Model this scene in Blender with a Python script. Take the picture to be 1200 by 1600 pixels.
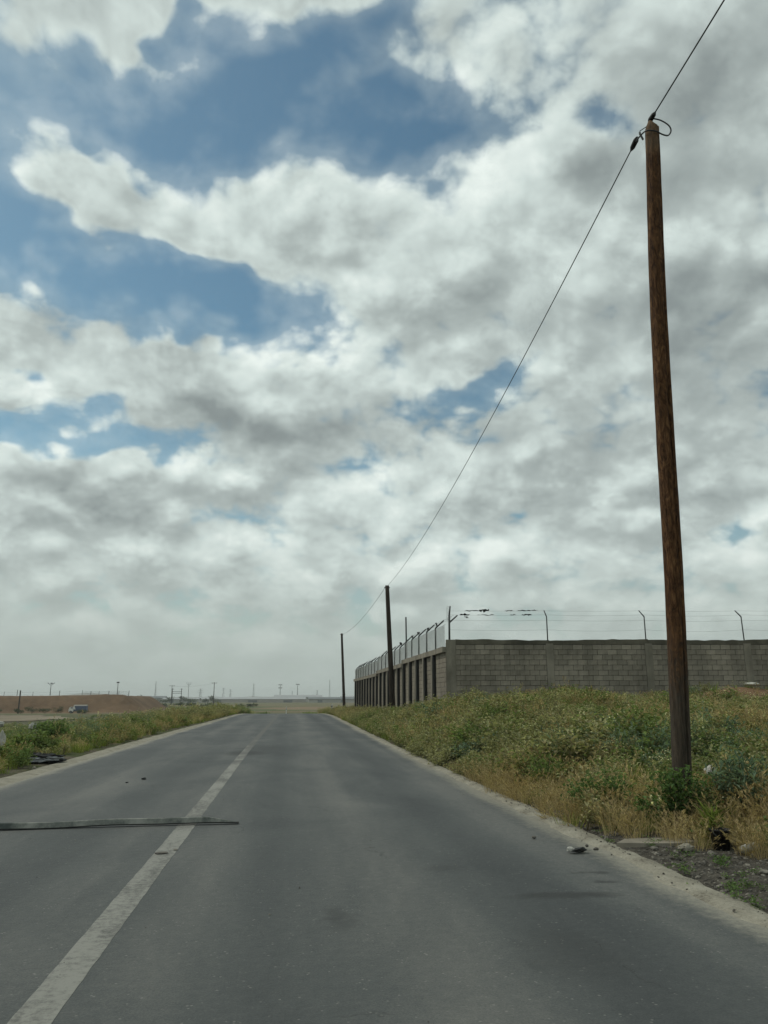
import bpy, bmesh, math, random
import numpy as np
from mathutils import Vector, Matrix, noise as mnoise
R = math.radians
for o in list(bpy.data.objects):
    bpy.data.objects.remove(o, do_unlink=True)
scene = bpy.context.scene
COL = scene.collection

# ------------------------------------------------------------------ camera
PITCH, YAW, CAM_H = R(13.585), R(6.93), 1.30
cam_data = bpy.data.cameras.new('camera')
cam_data.sensor_fit = 'VERTICAL'
cam_data.sensor_height = 24.0
cam_data.lens = 18.0
cam_data.clip_start = 0.05
cam_data.clip_end = 20000
cam = bpy.data.objects.new('camera', cam_data)
cam.location = (0, 0, CAM_H)
cam.rotation_euler = (R(90) + PITCH, 0, -YAW)
COL.objects.link(cam)
scene.camera = cam

# ------------------------------------------------------------------ sun and exposure
SUN_AZ, SUN_EL = R(-62), R(50)        # azimuth from +Y towards +X
sun_data = bpy.data.lights.new('sun', 'SUN')
sun_data.energy = 1.5
sun_data.angle = R(10)
sun_data.color = (1.0, 0.95, 0.86)
sun = bpy.data.objects.new('sun', sun_data)
sd = Vector((math.sin(SUN_AZ)*math.cos(SUN_EL), math.cos(SUN_AZ)*math.cos(SUN_EL), math.sin(SUN_EL)))
sun.rotation_euler = (-sd).to_track_quat('-Z', 'Y').to_euler()
COL.objects.link(sun)
scene.view_settings.view_transform = 'Standard'
scene.view_settings.look = 'None'
scene.view_settings.exposure = 0.0
scene.view_settings.gamma = 1.0
scene.view_settings.use_curve_mapping = False
scene.render.engine = 'CYCLES'
scene.cycles.use_denoising = True
scene.cycles.use_adaptive_sampling = True
scene.cycles.adaptive_threshold = 0.012
scene.cycles.adaptive_min_samples = 12
scene.cycles.max_bounces = 6
scene.cycles.transparent_max_bounces = 8

# ------------------------------------------------------------------ node helper
class NT:
    def __init__(self, tree): self.t = tree
    def n(self, kind, **kw):
        nd = self.t.nodes.new(kind)
        for k, v in kw.items(): setattr(nd, k, v)
        return nd
    def put(self, sock, v):
        if v is None: return
        if hasattr(v, 'is_linked') or isinstance(v, bpy.types.NodeSocket): self.t.links.new(v, sock)
        else: sock.default_value = v
    def math(self, op, a, b=None, c=None, clamp=False):
        nd = self.n('ShaderNodeMath', operation=op, use_clamp=clamp)
        self.put(nd.inputs[0], a); self.put(nd.inputs[1], b); self.put(nd.inputs[2], c)
        return nd.outputs[0]
    def vmath(self, op, a, b=None, s=None):
        nd = self.n('ShaderNodeVectorMath', operation=op)
        self.put(nd.inputs[0], a); self.put(nd.inputs[1], b)
        if s is not None: self.put(nd.inputs['Scale'], s)
        return nd.outputs['Value'] if op in ('LENGTH', 'DOT_PRODUCT') else nd.outputs[0]
    def mapr(self, v, a, b, c, d, kind='SMOOTHSTEP'):
        nd = self.n('ShaderNodeMapRange', interpolation_type=kind)
        self.put(nd.inputs[0], v); self.put(nd.inputs[1], a); self.put(nd.inputs[2], b); self.put(nd.inputs[3], c); self.put(nd.inputs[4], d)
        return nd.outputs[0]
    def mix(self, f, a, b, blend='MIX'):
        nd = self.n('ShaderNodeMix', data_type='RGBA', blend_type=blend)
        self.put(nd.inputs[0], f); self.put(nd.inputs[6], a); self.put(nd.inputs[7], b)
        return nd.outputs[2]
    def noise(self, v, scale, detail=4, rough=0.5, dist=0.0, lac=2.0, dims='3D'):
        nd = self.n('ShaderNodeTexNoise', noise_dimensions=dims)
        self.put(nd.inputs['Vector'], v)
        nd.inputs['Scale'].default_value = scale; nd.inputs['Detail'].default_value = detail
        nd.inputs['Roughness'].default_value = rough; nd.inputs['Distortion'].default_value = dist
        nd.inputs['Lacunarity'].default_value = lac
        return nd.outputs['Fac'], nd.outputs['Color']
    def vor(self, v, scale, detail=0, rough=0.5, feature='F1', rand=1.0):
        nd = self.n('ShaderNodeTexVoronoi', feature=feature)
        self.put(nd.inputs['Vector'], v); nd.inputs['Scale'].default_value = scale
        if 'Detail' in nd.inputs: nd.inputs['Detail'].default_value = detail; nd.inputs['Roughness'].default_value = rough
        nd.inputs['Randomness'].default_value = rand
        return nd.outputs['Distance']
    def ramp(self, v, stops, interp='LINEAR'):
        nd = self.n('ShaderNodeValToRGB'); cr = nd.color_ramp; cr.interpolation = interp
        while len(cr.elements) < len(stops): cr.elements.new(0.5)
        for e, (p, c) in zip(cr.elements, stops):
            e.position = p; e.color = (c[0], c[1], c[2], 1)
        self.put(nd.inputs[0], v)
        return nd.outputs[0]

# ------------------------------------------------------------------ sky: Nishita air behind drifting cumulus
# (azimuth from +Y, elevation, half width, half height, tilt, weight), all angles in degrees
# SKY LISTS
CLEAR = [
    (-9.5, 40.1, 17.6, 4.8, 8.1, -1.95),
    (2.9, 44.5, 8.6, 3.5, 21.9, -0.95),
    (9.2, 40.5, 7.5, 3.4, 23.8, -1.21),
    (8.1, 46.6, 3.5, 2.0, -0.7, -0.54),
    (-15.7, 29.0, 12.2, 3.9, 1.9, -1.83),
    (-22.0, 32.3, 4.3, 5.3, 13.9, -0.85),
    (-5.9, 27.0, 5.2, 4.2, -34.8, -1.3),
    (0.8, 25.0, 4.6, 1.8, 2.3, -0.75),
    (-18.0, 17.6, 7.7, 3.2, 7.6, -1.35),
    (14.0, 22.0, 8.3, 2.7, 2.4, -1.14),
    (24.7, 38.2, 4.1, 1.9, -9.0, -0.42),
    (-20.4, 23.7, 2.5, 1.7, 10.7, -0.41),
    (-11.9, 33.5, 12.8, 2.6, -13.2, 0.8),
    (-18.3, 34.7, 5.6, 2.3, 12.3, 0.5),
    (-8.5, 46.1, 14.3, 1.6, 15.7, 1.0),
    (-23.0, 41.3, 2.7, 1.5, -14.2, 0.5),
    (-21.6, 37.3, 2.0, 1.2, 14.6, 0.35),
    (6.9, 43.5, 10.8, 2.0, 21.9, 0.6),
    (-13.7, 22.4, 5.5, 2.6, 7.5, 0.55),
    (-16.1, 26.1, 2.7, 2.9, -30.5, 0.75),
    (-10.2, 24.6, 3.3, 2.2, 6.5, 0.5),
    (-3.2, 22.7, 8.5, 3.0, 3.6, 0.6),
    (-20.6, 21.7, 3.3, 2.9, 10.1, 0.5),
    (-13.5, 15.0, 9.7, 2.7, 5.3, 0.5),
    (-1.2, 9.7, 3.3, 1.4, 1.3, 0.25),
    (0.1, 30.1, 6.8, 3.0, 2.9, 0.5),
    (-2.5, 40.3, 2.7, 1.3, 4.6, 0.5),
    (23.8, 14.9, 15.0, 5.5, -4.3, 0.45),
    (4.5, 14.5, 16.3, 4.3, 0.5, 0.35),
    (27.3, 29.1, 11.8, 5.4, -9.1, 0.3),
    (31.7, 19.4, 6.7, 4.3, -8.3, 0.5),
    (23.3, 21.8, 4.2, 2.7, -5.9, 0.35),
    (15.2, 25.6, 6.1, 1.8, -3.3, 0.35),
    (32.2, 12.8, 4.4, 3.0, -5.9, 0.7),
    (33.7, 25.9, 4.7, 3.7, -11.3, 0.5),
    (4.9, 17.9, 4.5, 2.4, 0.5, 0.5),
    (24.9, 23.8, 4.2, 3.1, -6.9, 0.4)]
SHADE = [
    (31.5, 25.5, 11.4, 4.6, -10.1, -0.35),
    (32.7, 39.1, 8.9, 5.0, -13.4, -0.29),
    (25.0, 35.6, 4.5, 2.1, -8.9, -0.32),
    (32.0, 33.9, 3.7, 2.3, -12.3, -0.18),
    (-3.1, 20.0, 9.3, 3.0, 3.2, -0.35),
    (-14.2, 13.2, 11.2, 2.2, 4.8, -0.18),
    (-10.6, 24.1, 3.3, 2.0, 6.6, -0.21),
    (26.1, 16.5, 11.1, 3.6, -5.5, -0.17),
    (11.5, 20.2, 4.5, 2.8, -1.6, -0.11),
    (12.2, 28.4, 7.8, 5.3, -2.3, -0.11),
    (19.7, 17.0, 5.7, 2.3, -3.7, -0.13),
    (30.9, 20.4, 8.6, 2.6, -8.3, -0.11),
    (22.4, 29.4, 5.4, 2.6, -6.9, 0.16),
    (15.6, 35.9, 9.6, 4.4, -4.3, 0.14),
    (0.6, 28.8, 6.8, 3.5, 2.6, 0.1),
    (-2.2, 23.7, 7.0, 2.3, 3.3, 0.16),
    (-7.4, 34.1, 10.3, 3.2, -15.3, 0.1),
    (24.8, 22.0, 4.7, 2.7, -6.5, 0.1),
    (-1.2, 9.7, 2.8, 1.3, 1.3, 0.16),
    (13.2, 9.7, 2.9, 1.2, -1.1, 0.16),
    (6.9, 15.5, 5.9, 1.9, -0.1, 0.06),
    (34.0, 28.3, 3.4, 2.4, -12.1, 0.06),
    (-13.1, 44.5, 13.1, 2.0, 10.2, 0.04)]
# END SKY LISTS
SKY_STRENGTH = 0.10
BASE_COVER = 1.17

def patches(N, uv, rows, acc, base):
    # soft elliptical patches, summed in short chains to keep the shader small
    sp = N.n('ShaderNodeSeparateXYZ'); N.put(sp.inputs[0], uv); v = None
    for k, (a, e, ra, re_, rot, w) in enumerate(rows):
        if k % 6 == 0:
            cb = N.n('ShaderNodeCombineXYZ'); N.put(cb.inputs[0], sp.outputs[0]); N.put(cb.inputs[1], sp.outputs[1]); N.put(cb.inputs[2], acc); v = cb.outputs[0]
        if abs(rot) < 6:
            mp = N.n('ShaderNodeVectorMath', operation='MULTIPLY_ADD'); N.put(mp.inputs[0], v)
            mp.inputs[1].default_value = (1/R(ra), 1/R(re_), 0); mp.inputs[2].default_value = (-a/ra, -e/re_, 0)
        else:
            mp = N.n('ShaderNodeMapping', vector_type='TEXTURE'); N.put(mp.inputs[0], v)
            mp.inputs[1].default_value = (R(a), R(e), 0); mp.inputs[2].default_value = (0, 0, R(rot)); mp.inputs[3].default_value = (R(ra), R(re_), 1e7)
        r2 = N.vmath('DOT_PRODUCT', mp.outputs[0], mp.outputs[0])
        acc = N.math('MULTIPLY_ADD', N.math('POWER', base, r2), w, acc)
    return acc

def build_world():
    world = bpy.data.worlds.new('World'); scene.world = world; world.use_nodes = True
    world.cycles.sampling_method = 'MANUAL'; world.cycles.sample_map_resolution = 512
    def stretch(N, d):
        # direction -> cloud-layer coordinates, finer towards the horizon
        sp = N.n('ShaderNodeSeparateXYZ'); N.put(sp.inputs[0], d)
        den = N.math('ADD', N.math('MAXIMUM', sp.outputs[2], 0.0), 0.65)
        return N.vmath('SCALE', N.vmath('MULTIPLY', d, (1, 1, 1.0)), s=N.math('DIVIDE', 1.0, den)), sp
    def broad_part(N, d):
        q, sp = stretch(N, d)
        _, wc = N.noise(q, 6.0, 3, 0.6)
        warp = N.vmath('SUBTRACT', wc, (0.5, 0.5, 0.5))
        az = N.math('ARCTAN2', sp.outputs[0], sp.outputs[1]); el = N.math('ARCSINE', sp.outputs[2])
        cb = N.n('ShaderNodeCombineXYZ'); N.put(cb.inputs[0], az); N.put(cb.inputs[1], el)
        uv = N.vmath('ADD', cb.outputs[0], N.vmath('MULTIPLY', warp, (0.26, 0.22, 0.0)))
        acc = patches(N, uv, CLEAR, BASE_COVER, 0.20)
        big, _ = N.noise(q, 2.4, 1, 0.5)
        return N.math('MULTIPLY_ADD', N.math('SUBTRACT', big, 0.5), 0.8, acc)
    def fine_part(N, d, detail, vdetail):
        q, sp = stretch(N, d)
        _, wc = N.noise(q, 7.0, 2, 0.55)
        q = N.vmath('ADD', q, N.vmath('SCALE', N.vmath('SUBTRACT', wc, (0.5, 0.5, 0.5)), s=0.045))
        fbm, _ = N.noise(q, 7.0, detail, 0.655)
        a = N.math('MULTIPLY', N.math('SUBTRACT', fbm, 0.5), 2.0)
        v = N.vor(q, 9.0, vdetail, 0.55, 'F1')
        return N.math('MULTIPLY_ADD', N.math('SUBTRACT', 0.42, v), 1.15, a)
    # --- world tree
    t = world.node_tree; t.nodes.clear(); N = NT(t)
    out = N.n('ShaderNodeOutputWorld'); bg = N.n('ShaderNodeBackground'); bg.inputs[1].default_value = SKY_STRENGTH
    t.links.new(bg.outputs[0], out.inputs[0])
    sky = N.n('ShaderNodeTexSky', sky_type='NISHITA'); sky.sun_disc = False
    sky.sun_elevation = SUN_EL; sky.sun_rotation = SUN_AZ
    sky.air_density = 1.0; sky.dust_density = 0.6; sky.ozone_density = 1.2
    air = N.mix(1.0, sky.outputs[0], (0.74, 0.93, 0.81, 1), 'MULTIPLY')
    tc = N.n('ShaderNodeTexCoord'); d = tc.outputs['Generated']
    sp = N.n('ShaderNodeSeparateXYZ'); N.put(sp.inputs[0], d); z = sp.outputs[2]
    S0 = broad_part(N, d)
    F0 = fine_part(N, d, 8, 3)
    F1 = fine_part(N, N.vmath('NORMALIZE', N.vmath('ADD', d, (-0.013, 0.0, 0.026))), 5, 1)
    T0 = N.math('ADD', S0, F0)
    cover = N.mapr(T0, -0.34, 0.46, 0, 1)
    cover = N.math('MAXIMUM', cover, N.mapr(T0, -1.1, 0.1, 0, 0.22))      # thin torn fringes
    fine = N.math('SUBTRACT', F0, F1)            # + on the lit rim, - on the shaded base
    fine = N.math('MULTIPLY', fine, N.mapr(S0, 0.2, 1.6, 0.50, 0.32))
    lum = N.math('ADD', fine, 0.885)
    lum = N.math('MULTIPLY_ADD', N.mapr(T0, 0.0, 0.75, 1, 0), 0.10, lum)      # thin rims glow
    lum = N.math('MULTIPLY_ADD', N.mapr(S0, 0.3, 1.3, 0, 1), -0.09, lum)
    az = N.math('ARCTAN2', sp.outputs[0], sp.outputs[1]); el = N.math('ARCSINE', z)
    cb = N.n('ShaderNodeCombineXYZ'); N.put(cb.inputs[0], az); N.put(cb.inputs[1], el)
    _, wc = N.noise(d, 7.0, 4, 0.55)
    uv = N.vmath('ADD', cb.outputs[0], N.vmath('MULTIPLY', N.vmath('SUBTRACT', wc, (0.5, 0.5, 0.5)), (0.26, 0.16, 0)))
    lum = patches(N, uv, SHADE, lum, 0.25)
    cl = N.ramp(lum, [(0.0, (0.165, 0.195, 0.198)), (0.35, (0.268, 0.31, 0.307)), (0.6, (0.425, 0.487, 0.472)), (0.8, (0.635, 0.725, 0.695)), (1.0, (0.84, 0.92, 0.875))])
    cl = N.vmath('SCALE', cl, s=1.0/SKY_STRENGTH)
    col = N.mix(cover, air, cl)
    # milky air towards the horizon
    hz = N.mapr(z, 0.0, 0.25, 1, 0, 'SMOOTHERSTEP')
    hz = N.math('MULTIPLY', hz, 0.93)
    hcol = tuple(c/SKY_STRENGTH for c in (0.425, 0.485, 0.452)) + (1,)
    col = N.mix(hz, col, hcol)
    N.put(bg.inputs[0], col)
build_world()

# ------------------------------------------------------------------ small helpers
rnd = random.Random(7)
rng = np.random.default_rng(11)

def sstep(a, b, t):
    t = np.clip((np.asarray(t, float) - a) / (b - a), 0, 1)
    return t*t*(3 - 2*t)

_cp, _sp_, _cy, _sy = math.cos(PITCH), math.sin(PITCH), math.cos(YAW), math.sin(YAW)
FWD = Vector((_sy*_cp, _cy*_cp, _sp_)); RGT = Vector((_cy, -_sy, 0)); UPV = RGT.cross(FWD)
def in_view(x, y, z, m=0.22):
    # is a point inside the field of view, with a margin for a step to the side
    dx, dy, dz = x, y, z - CAM_H
    w = dx*FWD.x + dy*FWD.y + dz*FWD.z
    u = (dx*RGT.x + dy*RGT.y) / np.maximum(w, 1e-3); v = (dx*UPV.x + dy*UPV.y + dz*UPV.z) / np.maximum(w, 1e-3)
    return (w > 0.4) & (np.abs(u) < 0.5 + m) & (np.abs(v) < 0.667 + m)

class MB:
    def __init__(s): s.v = []; s.f = []
    def add(s, vs, fs):
        b = len(s.v); s.v += [tuple(p) for p in vs]; s.f += [tuple(b + i for i in q) for q in fs]; return s
    def box(s, c, size, M=None):
        x, y, z = size[0]/2, size[1]/2, size[2]/2
        vs = [Vector((i, j, k)) for i in (-x, x) for j in (-y, y) for k in (-z, z)]
        if M is not None: vs = [M @ p for p in vs]
        c = Vector(c); vs = [p + c for p in vs]
        return s.add(vs, [(0,1,3,2), (4,6,7,5), (0,4,5,1), (2,3,7,6), (0,2,6,4), (1,5,7,3)])
    def bar(s, a, b, w, h=None):
        h = h or w; a, b = Vector(a), Vector(b); d = b - a; L = d.length
        return s.box((a + b)/2, (w, h, L), d.to_track_quat('Z', 'Y').to_matrix())
    def tube(s, pts, rad, n=8, cap=True):
        pts = [Vector(p) for p in pts]; m = len(pts)
        if not hasattr(rad, '__len__'): rad = [rad]*m
        rings = []; prev = None
        for i, p in enumerate(pts):
            d = (pts[min(i+1, m-1)] - pts[max(i-1, 0)]).normalized()
            if prev is None:
                a = d.orthogonal().normalized()
            else:
                a = (prev - d*prev.dot(d)).normalized()
            prev = a; b = d.cross(a)
            rings.append([p + (a*math.cos(2*math.pi*k/n) + b*math.sin(2*math.pi*k/n))*rad[i] for k in range(n)])
        vs = [q for r in rings for q in r]; fs = []
        for i in range(m-1):
            for k in range(n):
                fs.append((i*n+k, i*n+(k+1) % n, (i+1)*n+(k+1) % n, (i+1)*n+k))
        if cap: fs += [tuple(range(n-1, -1, -1)), tuple((m-1)*n+k for k in range(n))]
        return s.add(vs, fs)
    def mesh(s, name):
        me = bpy.data.meshes.new(name); me.from_pydata(s.v, [], s.f); me.update(); return me
    def build(s, name, mt, parent=None, smooth=False):
        me = s.mesh(name); me.materials.append(mt)
        if smooth: me.polygons.foreach_set('use_smooth', [True]*len(me.polygons))
        return link(name, me, parent)

def link(name, data, parent=None):
    o = bpy.data.objects.new(name, data); COL.objects.link(o)
    if parent is not None: o.parent = parent
    return o
def tag(o, label=None, cat=None, group=None, kind=None):
    if label: o['label'] = label
    if cat: o['category'] = cat
    if group: o['group'] = group
    if kind: o['kind'] = kind
    return o
def thing(name, label, cat, loc=(0, 0, 0), rz=0, group=None):
    o = link(name, None); o.empty_display_size = 0.2; o.location = loc; o.rotation_euler = (0, 0, rz)
    return tag(o, label, cat, group)
def fix(o):
    bm = bmesh.new(); bm.from_mesh(o.data); bmesh.ops.recalc_face_normals(bm, faces=bm.faces); bm.to_mesh(o.data); bm.free(); return o

# ------------------------------------------------------------------ materials
def new_mat(name):
    m = bpy.data.materials.new(name); m.use_nodes = True; t = m.node_tree; t.nodes.clear(); N = NT(t)
    out = N.n('ShaderNodeOutputMaterial'); return m, N, out
def principled(N, out, col, rough=0.8, spec=0.3, metal=0.0, bump=None, bstr=0.3, bdist=0.02):
    b = N.n('ShaderNodeBsdfPrincipled'); N.put(b.inputs['Base Color'], col); N.put(b.inputs['Roughness'], rough)
    N.put(b.inputs['Metallic'], metal); b.inputs['Specular IOR Level'].default_value = spec
    if bump is not None:
        bn = N.n('ShaderNodeBump'); bn.inputs['Strength'].default_value = bstr; bn.inputs['Distance'].default_value = bdist
        N.put(bn.inputs['Height'], bump); N.t.links.new(bn.outputs[0], b.inputs['Normal'])
    N.t.links.new(b.outputs[0], out.inputs[0]); return b
def c4(c): return (c[0], c[1], c[2], 1)
def simple(name, c0, c1, scale=8, rough=0.8, spec=0.25, metal=0, detail=5, per_object=0.0, coord='Object', stretch=None, bstr=0.25, bdist=0.01, stain=0.0):
    # two-tone worn surface
    m, N, out = new_mat(name)
    tc = N.n('ShaderNodeTexCoord'); v = tc.outputs[coord]
    if stretch: v = N.vmath('MULTIPLY', v, stretch)
    f, _ = N.noise(v, scale, detail, 0.62)
    f2, _ = N.noise(v, scale*0.23, 2, 0.5)
    k = N.mapr(N.math('MULTIPLY_ADD', f2, 0.6, N.math('MULTIPLY', f, 0.6)), 0.35, 0.85, 0, 1, 'LINEAR')
    col = N.mix(k, c4(c0), c4(c1))
    if per_object:
        oi = N.n('ShaderNodeObjectInfo')
        col = N.mix(1.0, col, N.ramp(oi.outputs['Random'], [(0, (1-per_object,)*3), (1, (1+per_object*0.6,)*3)]), 'MULTIPLY')
    if stain:       # rain streaks and damp patches running down
        P = N.n('ShaderNodeNewGeometry').outputs['Position']
        a, _ = N.noise(N.vmath('MULTIPLY', P, (1.0, 1.0, 0.16)), 2.2, 5, 0.65); b, _ = N.noise(P, 0.7, 4, 0.6)
        col = N.vmath('SCALE', col, s=N.mapr(N.math('MULTIPLY_ADD', a, 0.6, N.math('MULTIPLY', b, 0.5)), 0.40, 0.72, 1.0 - stain, 1.0 + stain*0.45))
    principled(N, out, col, rough, spec, metal, f, bstr, bdist)
    return m

def leaf_mat(name, ca, cb, cdry, dry=0.15, trans=0.35):
    m, N, out = new_mat(name)
    geo = N.n('ShaderNodeNewGeometry'); oi = N.n('ShaderNodeObjectInfo')
    f, _ = N.noise(geo.outputs['Position'], 0.55, 3, 0.55)
    f = N.mapr(f, 0.35, 0.65, 0, 1)
    col = N.mix(N.math('MULTIPLY_ADD', oi.outputs['Random'], 0.5, N.math('MULTIPLY', f, 0.5)), c4(ca), c4(cb))
    g, _ = N.noise(geo.outputs['Position'], 1.3, 3, 0.6)
    col = N.mix(N.math('MULTIPLY', N.mapr(g, 0.52, 0.72, 0, 1), dry*2.2, clamp=True), col, c4(cdry))
    ri = N.math('MULTIPLY_ADD', geo.outputs['Random Per Island'], 1.18, 0.52)
    col = N.vmath('SCALE', col, s=ri)
    d = N.n('ShaderNodeBsdfDiffuse'); t = N.n('ShaderNodeBsdfTranslucent'); mx = N.n('ShaderNodeMixShader')
    N.put(d.inputs[0], col); N.put(t.inputs[0], N.vmath('MULTIPLY', col, (1.15, 1.2, 0.7)))
    mx.inputs[0].default_value = trans
    N.t.links.new(d.outputs[0], mx.inputs[1]); N.t.links.new(t.outputs[0], mx.inputs[2]); N.t.links.new(mx.outputs[0], out.inputs[0])
    return m

M = {}
M['green_grass'] = leaf_mat('green_grass', (0.130, 0.176, 0.039), (0.195, 0.227, 0.062), (0.260, 0.221, 0.091), 0.2)
M['dry_grass'] = leaf_mat('dry_grass', (0.319, 0.242, 0.130), (0.472, 0.384, 0.224), (0.283, 0.189, 0.088), 0.3, 0.3)
M['weed'] = leaf_mat('weed_leaf', (0.098, 0.150, 0.049), (0.176, 0.208, 0.085), (0.247, 0.221, 0.117), 0.25)
M['grey_weed'] = leaf_mat('grey_weed_leaf', (0.190, 0.195, 0.100), (0.300, 0.285, 0.165), (0.33, 0.26, 0.15), 0.32)
M['blue_weed'] = leaf_mat('blue_weed_leaf', (0.111, 0.163, 0.111), (0.169, 0.215, 0.150), (0.221, 0.208, 0.130), 0.15)
M['dark_leaf'] = leaf_mat('dark_leaf', (0.068, 0.115, 0.041), (0.121, 0.176, 0.068), (0.135, 0.135, 0.068), 0.1)
M['flower'] = leaf_mat('flower_petal', (0.620, 0.600, 0.480), (0.700, 0.660, 0.400), (0.600, 0.550, 0.400), 0.1)
M['tree_leaf'] = leaf_mat('tree_leaf', (0.045, 0.060, 0.035), (0.070, 0.085, 0.045), (0.070, 0.070, 0.040), 0.1)
M['stem'] = simple('stem', (0.10, 0.09, 0.05), (0.17, 0.14, 0.08), 20)
M['trunk'] = simple('trunk', (0.08, 0.06, 0.04), (0.13, 0.10, 0.07), 10)
M['dust'] = simple('pale_dust', (0.165, 0.152, 0.118), (0.335, 0.312, 0.245), 9, 0.95, 0.1, coord='Object', detail=8, bstr=0.5)
def dust_mat():
    m, N, out = new_mat('pale_dust')
    geo = N.n('ShaderNodeNewGeometry'); P = geo.outputs['Position']
    a, _ = N.noise(P, 3.5, 5, 0.6); b, _ = N.noise(P, 38.0, 5, 0.75); g = N.vor(P, 55.0, 0, 0.5, 'F1')
    k = N.math('MULTIPLY_ADD', N.math('SUBTRACT', b, 0.5), 0.9, a)
    col = N.ramp(k, [(0.25, (0.135, 0.122, 0.095)), (0.42, (0.235, 0.218, 0.172)), (0.6, (0.285, 0.266, 0.212)), (0.8, (0.35, 0.33, 0.27))])
    gn, _ = N.noise(P, 12.0, 3, 0.6)
    col = N.mix(N.math('MULTIPLY', N.mapr(g, 0.14, 0.24, 0.8, 0), N.mapr(gn, 0.48, 0.62, 0, 1)), col, (0.085, 0.078, 0.064, 1))
    principled(N, out, col, 0.96, 0.1, 0, N.math('MULTIPLY_ADD', b, 0.7, N.math('MULTIPLY', g, 0.5)), 0.8, 0.012)
    return m
M['dust'] = dust_mat()
M['stone'] = simple('stone', (0.12, 0.11, 0.09), (0.27, 0.25, 0.21), 9, 0.9, 0.2, per_object=0.35, bstr=0.5)
M['dark_stone'] = simple('dark_stone', (0.06, 0.055, 0.05), (0.13, 0.12, 0.10), 12, 0.9, 0.2, per_object=0.4)
M['concrete'] = simple('concrete', (0.18, 0.162, 0.128), (0.28, 0.25, 0.2), 3.2, 0.92, 0.15, detail=8, bstr=0.4, stain=0.3)
M['mortar'] = simple('mortar', (0.045, 0.041, 0.034), (0.085, 0.078, 0.064), 9, 0.95, 0.1)
M['block'] = simple('concrete_block', (0.222, 0.195, 0.153), (0.31, 0.275, 0.222), 14, 0.94, 0.12, per_object=0.18, bstr=0.6, bdist=0.006, stain=0.30)
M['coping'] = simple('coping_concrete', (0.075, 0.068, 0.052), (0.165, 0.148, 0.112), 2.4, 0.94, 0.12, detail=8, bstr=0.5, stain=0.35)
M['pillar_shade'] = simple('painted_pillar_shade', (0.012, 0.012, 0.012), (0.026, 0.025, 0.023), 6, 0.75, 0.25)  # near-black colour standing in for shade on the side wall pillars
M['steel'] = simple('galvanised_steel', (0.13, 0.14, 0.14), (0.22, 0.23, 0.22), 9, 0.6, 0.3, metal=0.25)
M['dark_steel'] = simple('dark_steel', (0.045, 0.05, 0.048), (0.09, 0.095, 0.09), 9, 0.65, 0.3, metal=0.2)
M['mesh_wire'] = simple('mesh_wire', (0.52, 0.53, 0.52), (0.68, 0.68, 0.66), 9, 0.5, 0.4)
M['cable'] = simple('cable', (0.02, 0.02, 0.02), (0.035, 0.035, 0.033), 30, 0.55, 0.35)
M['black_plastic'] = simple('black_plastic', (0.010, 0.010, 0.010), (0.022, 0.021, 0.020), 12, 0.6, 0.25)
M['white_plastic'] = simple('white_plastic', (0.34, 0.33, 0.29), (0.52, 0.50, 0.45), 10, 0.7, 0.3)
M['white_paint'] = simple('white_paint', (0.55, 0.54, 0.50), (0.72, 0.70, 0.65), 4, 0.6, 0.3)
M['blue_tarp'] = simple('blue_tarp', (0.055, 0.075, 0.13), (0.09, 0.115, 0.18), 3, 0.7, 0.3)
M['cardboard'] = simple('cardboard', (0.20, 0.18, 0.14), (0.30, 0.275, 0.22), 9, 0.9, 0.1)
M['grey_plastic'] = simple('grey_plastic', (0.16, 0.17, 0.18), (0.30, 0.31, 0.32), 14, 0.5, 0.4)
M['roof_sheet'] = simple('roof_sheet', (0.26, 0.27, 0.27), (0.36, 0.365, 0.36), 0.2, 0.6, 0.3)
M['roof_dark'] = simple('roof_dark', (0.10, 0.11, 0.11), (0.17, 0.18, 0.18), 0.2, 0.7, 0.3)
M['far_wall'] = simple('far_wall', (0.30, 0.28, 0.25), (0.40, 0.38, 0.34), 0.3, 0.8, 0.2)
M['rubber'] = simple('rubber', (0.015, 0.015, 0.015), (0.03, 0.03, 0.03), 10, 0.8, 0.2)
M['glass_dark'] = simple('dark_glass', (0.02, 0.022, 0.025), (0.03, 0.033, 0.036), 3, 0.15, 0.5)
M['earth'] = simple('red_earth', (0.085, 0.055, 0.033), (0.200, 0.130, 0.078), 0.55, 0.97, 0.08, detail=9, bstr=0.8, bdist=0.3)
M['track'] = simple('track_soil', (0.13, 0.105, 0.072), (0.27, 0.228, 0.165), 0.35, 0.97, 0.08, detail=8)
M['hill'] = simple('hill', (0.16, 0.15, 0.13), (0.2, 0.19, 0.16), 0.01, 0.95, 0.1)

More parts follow.
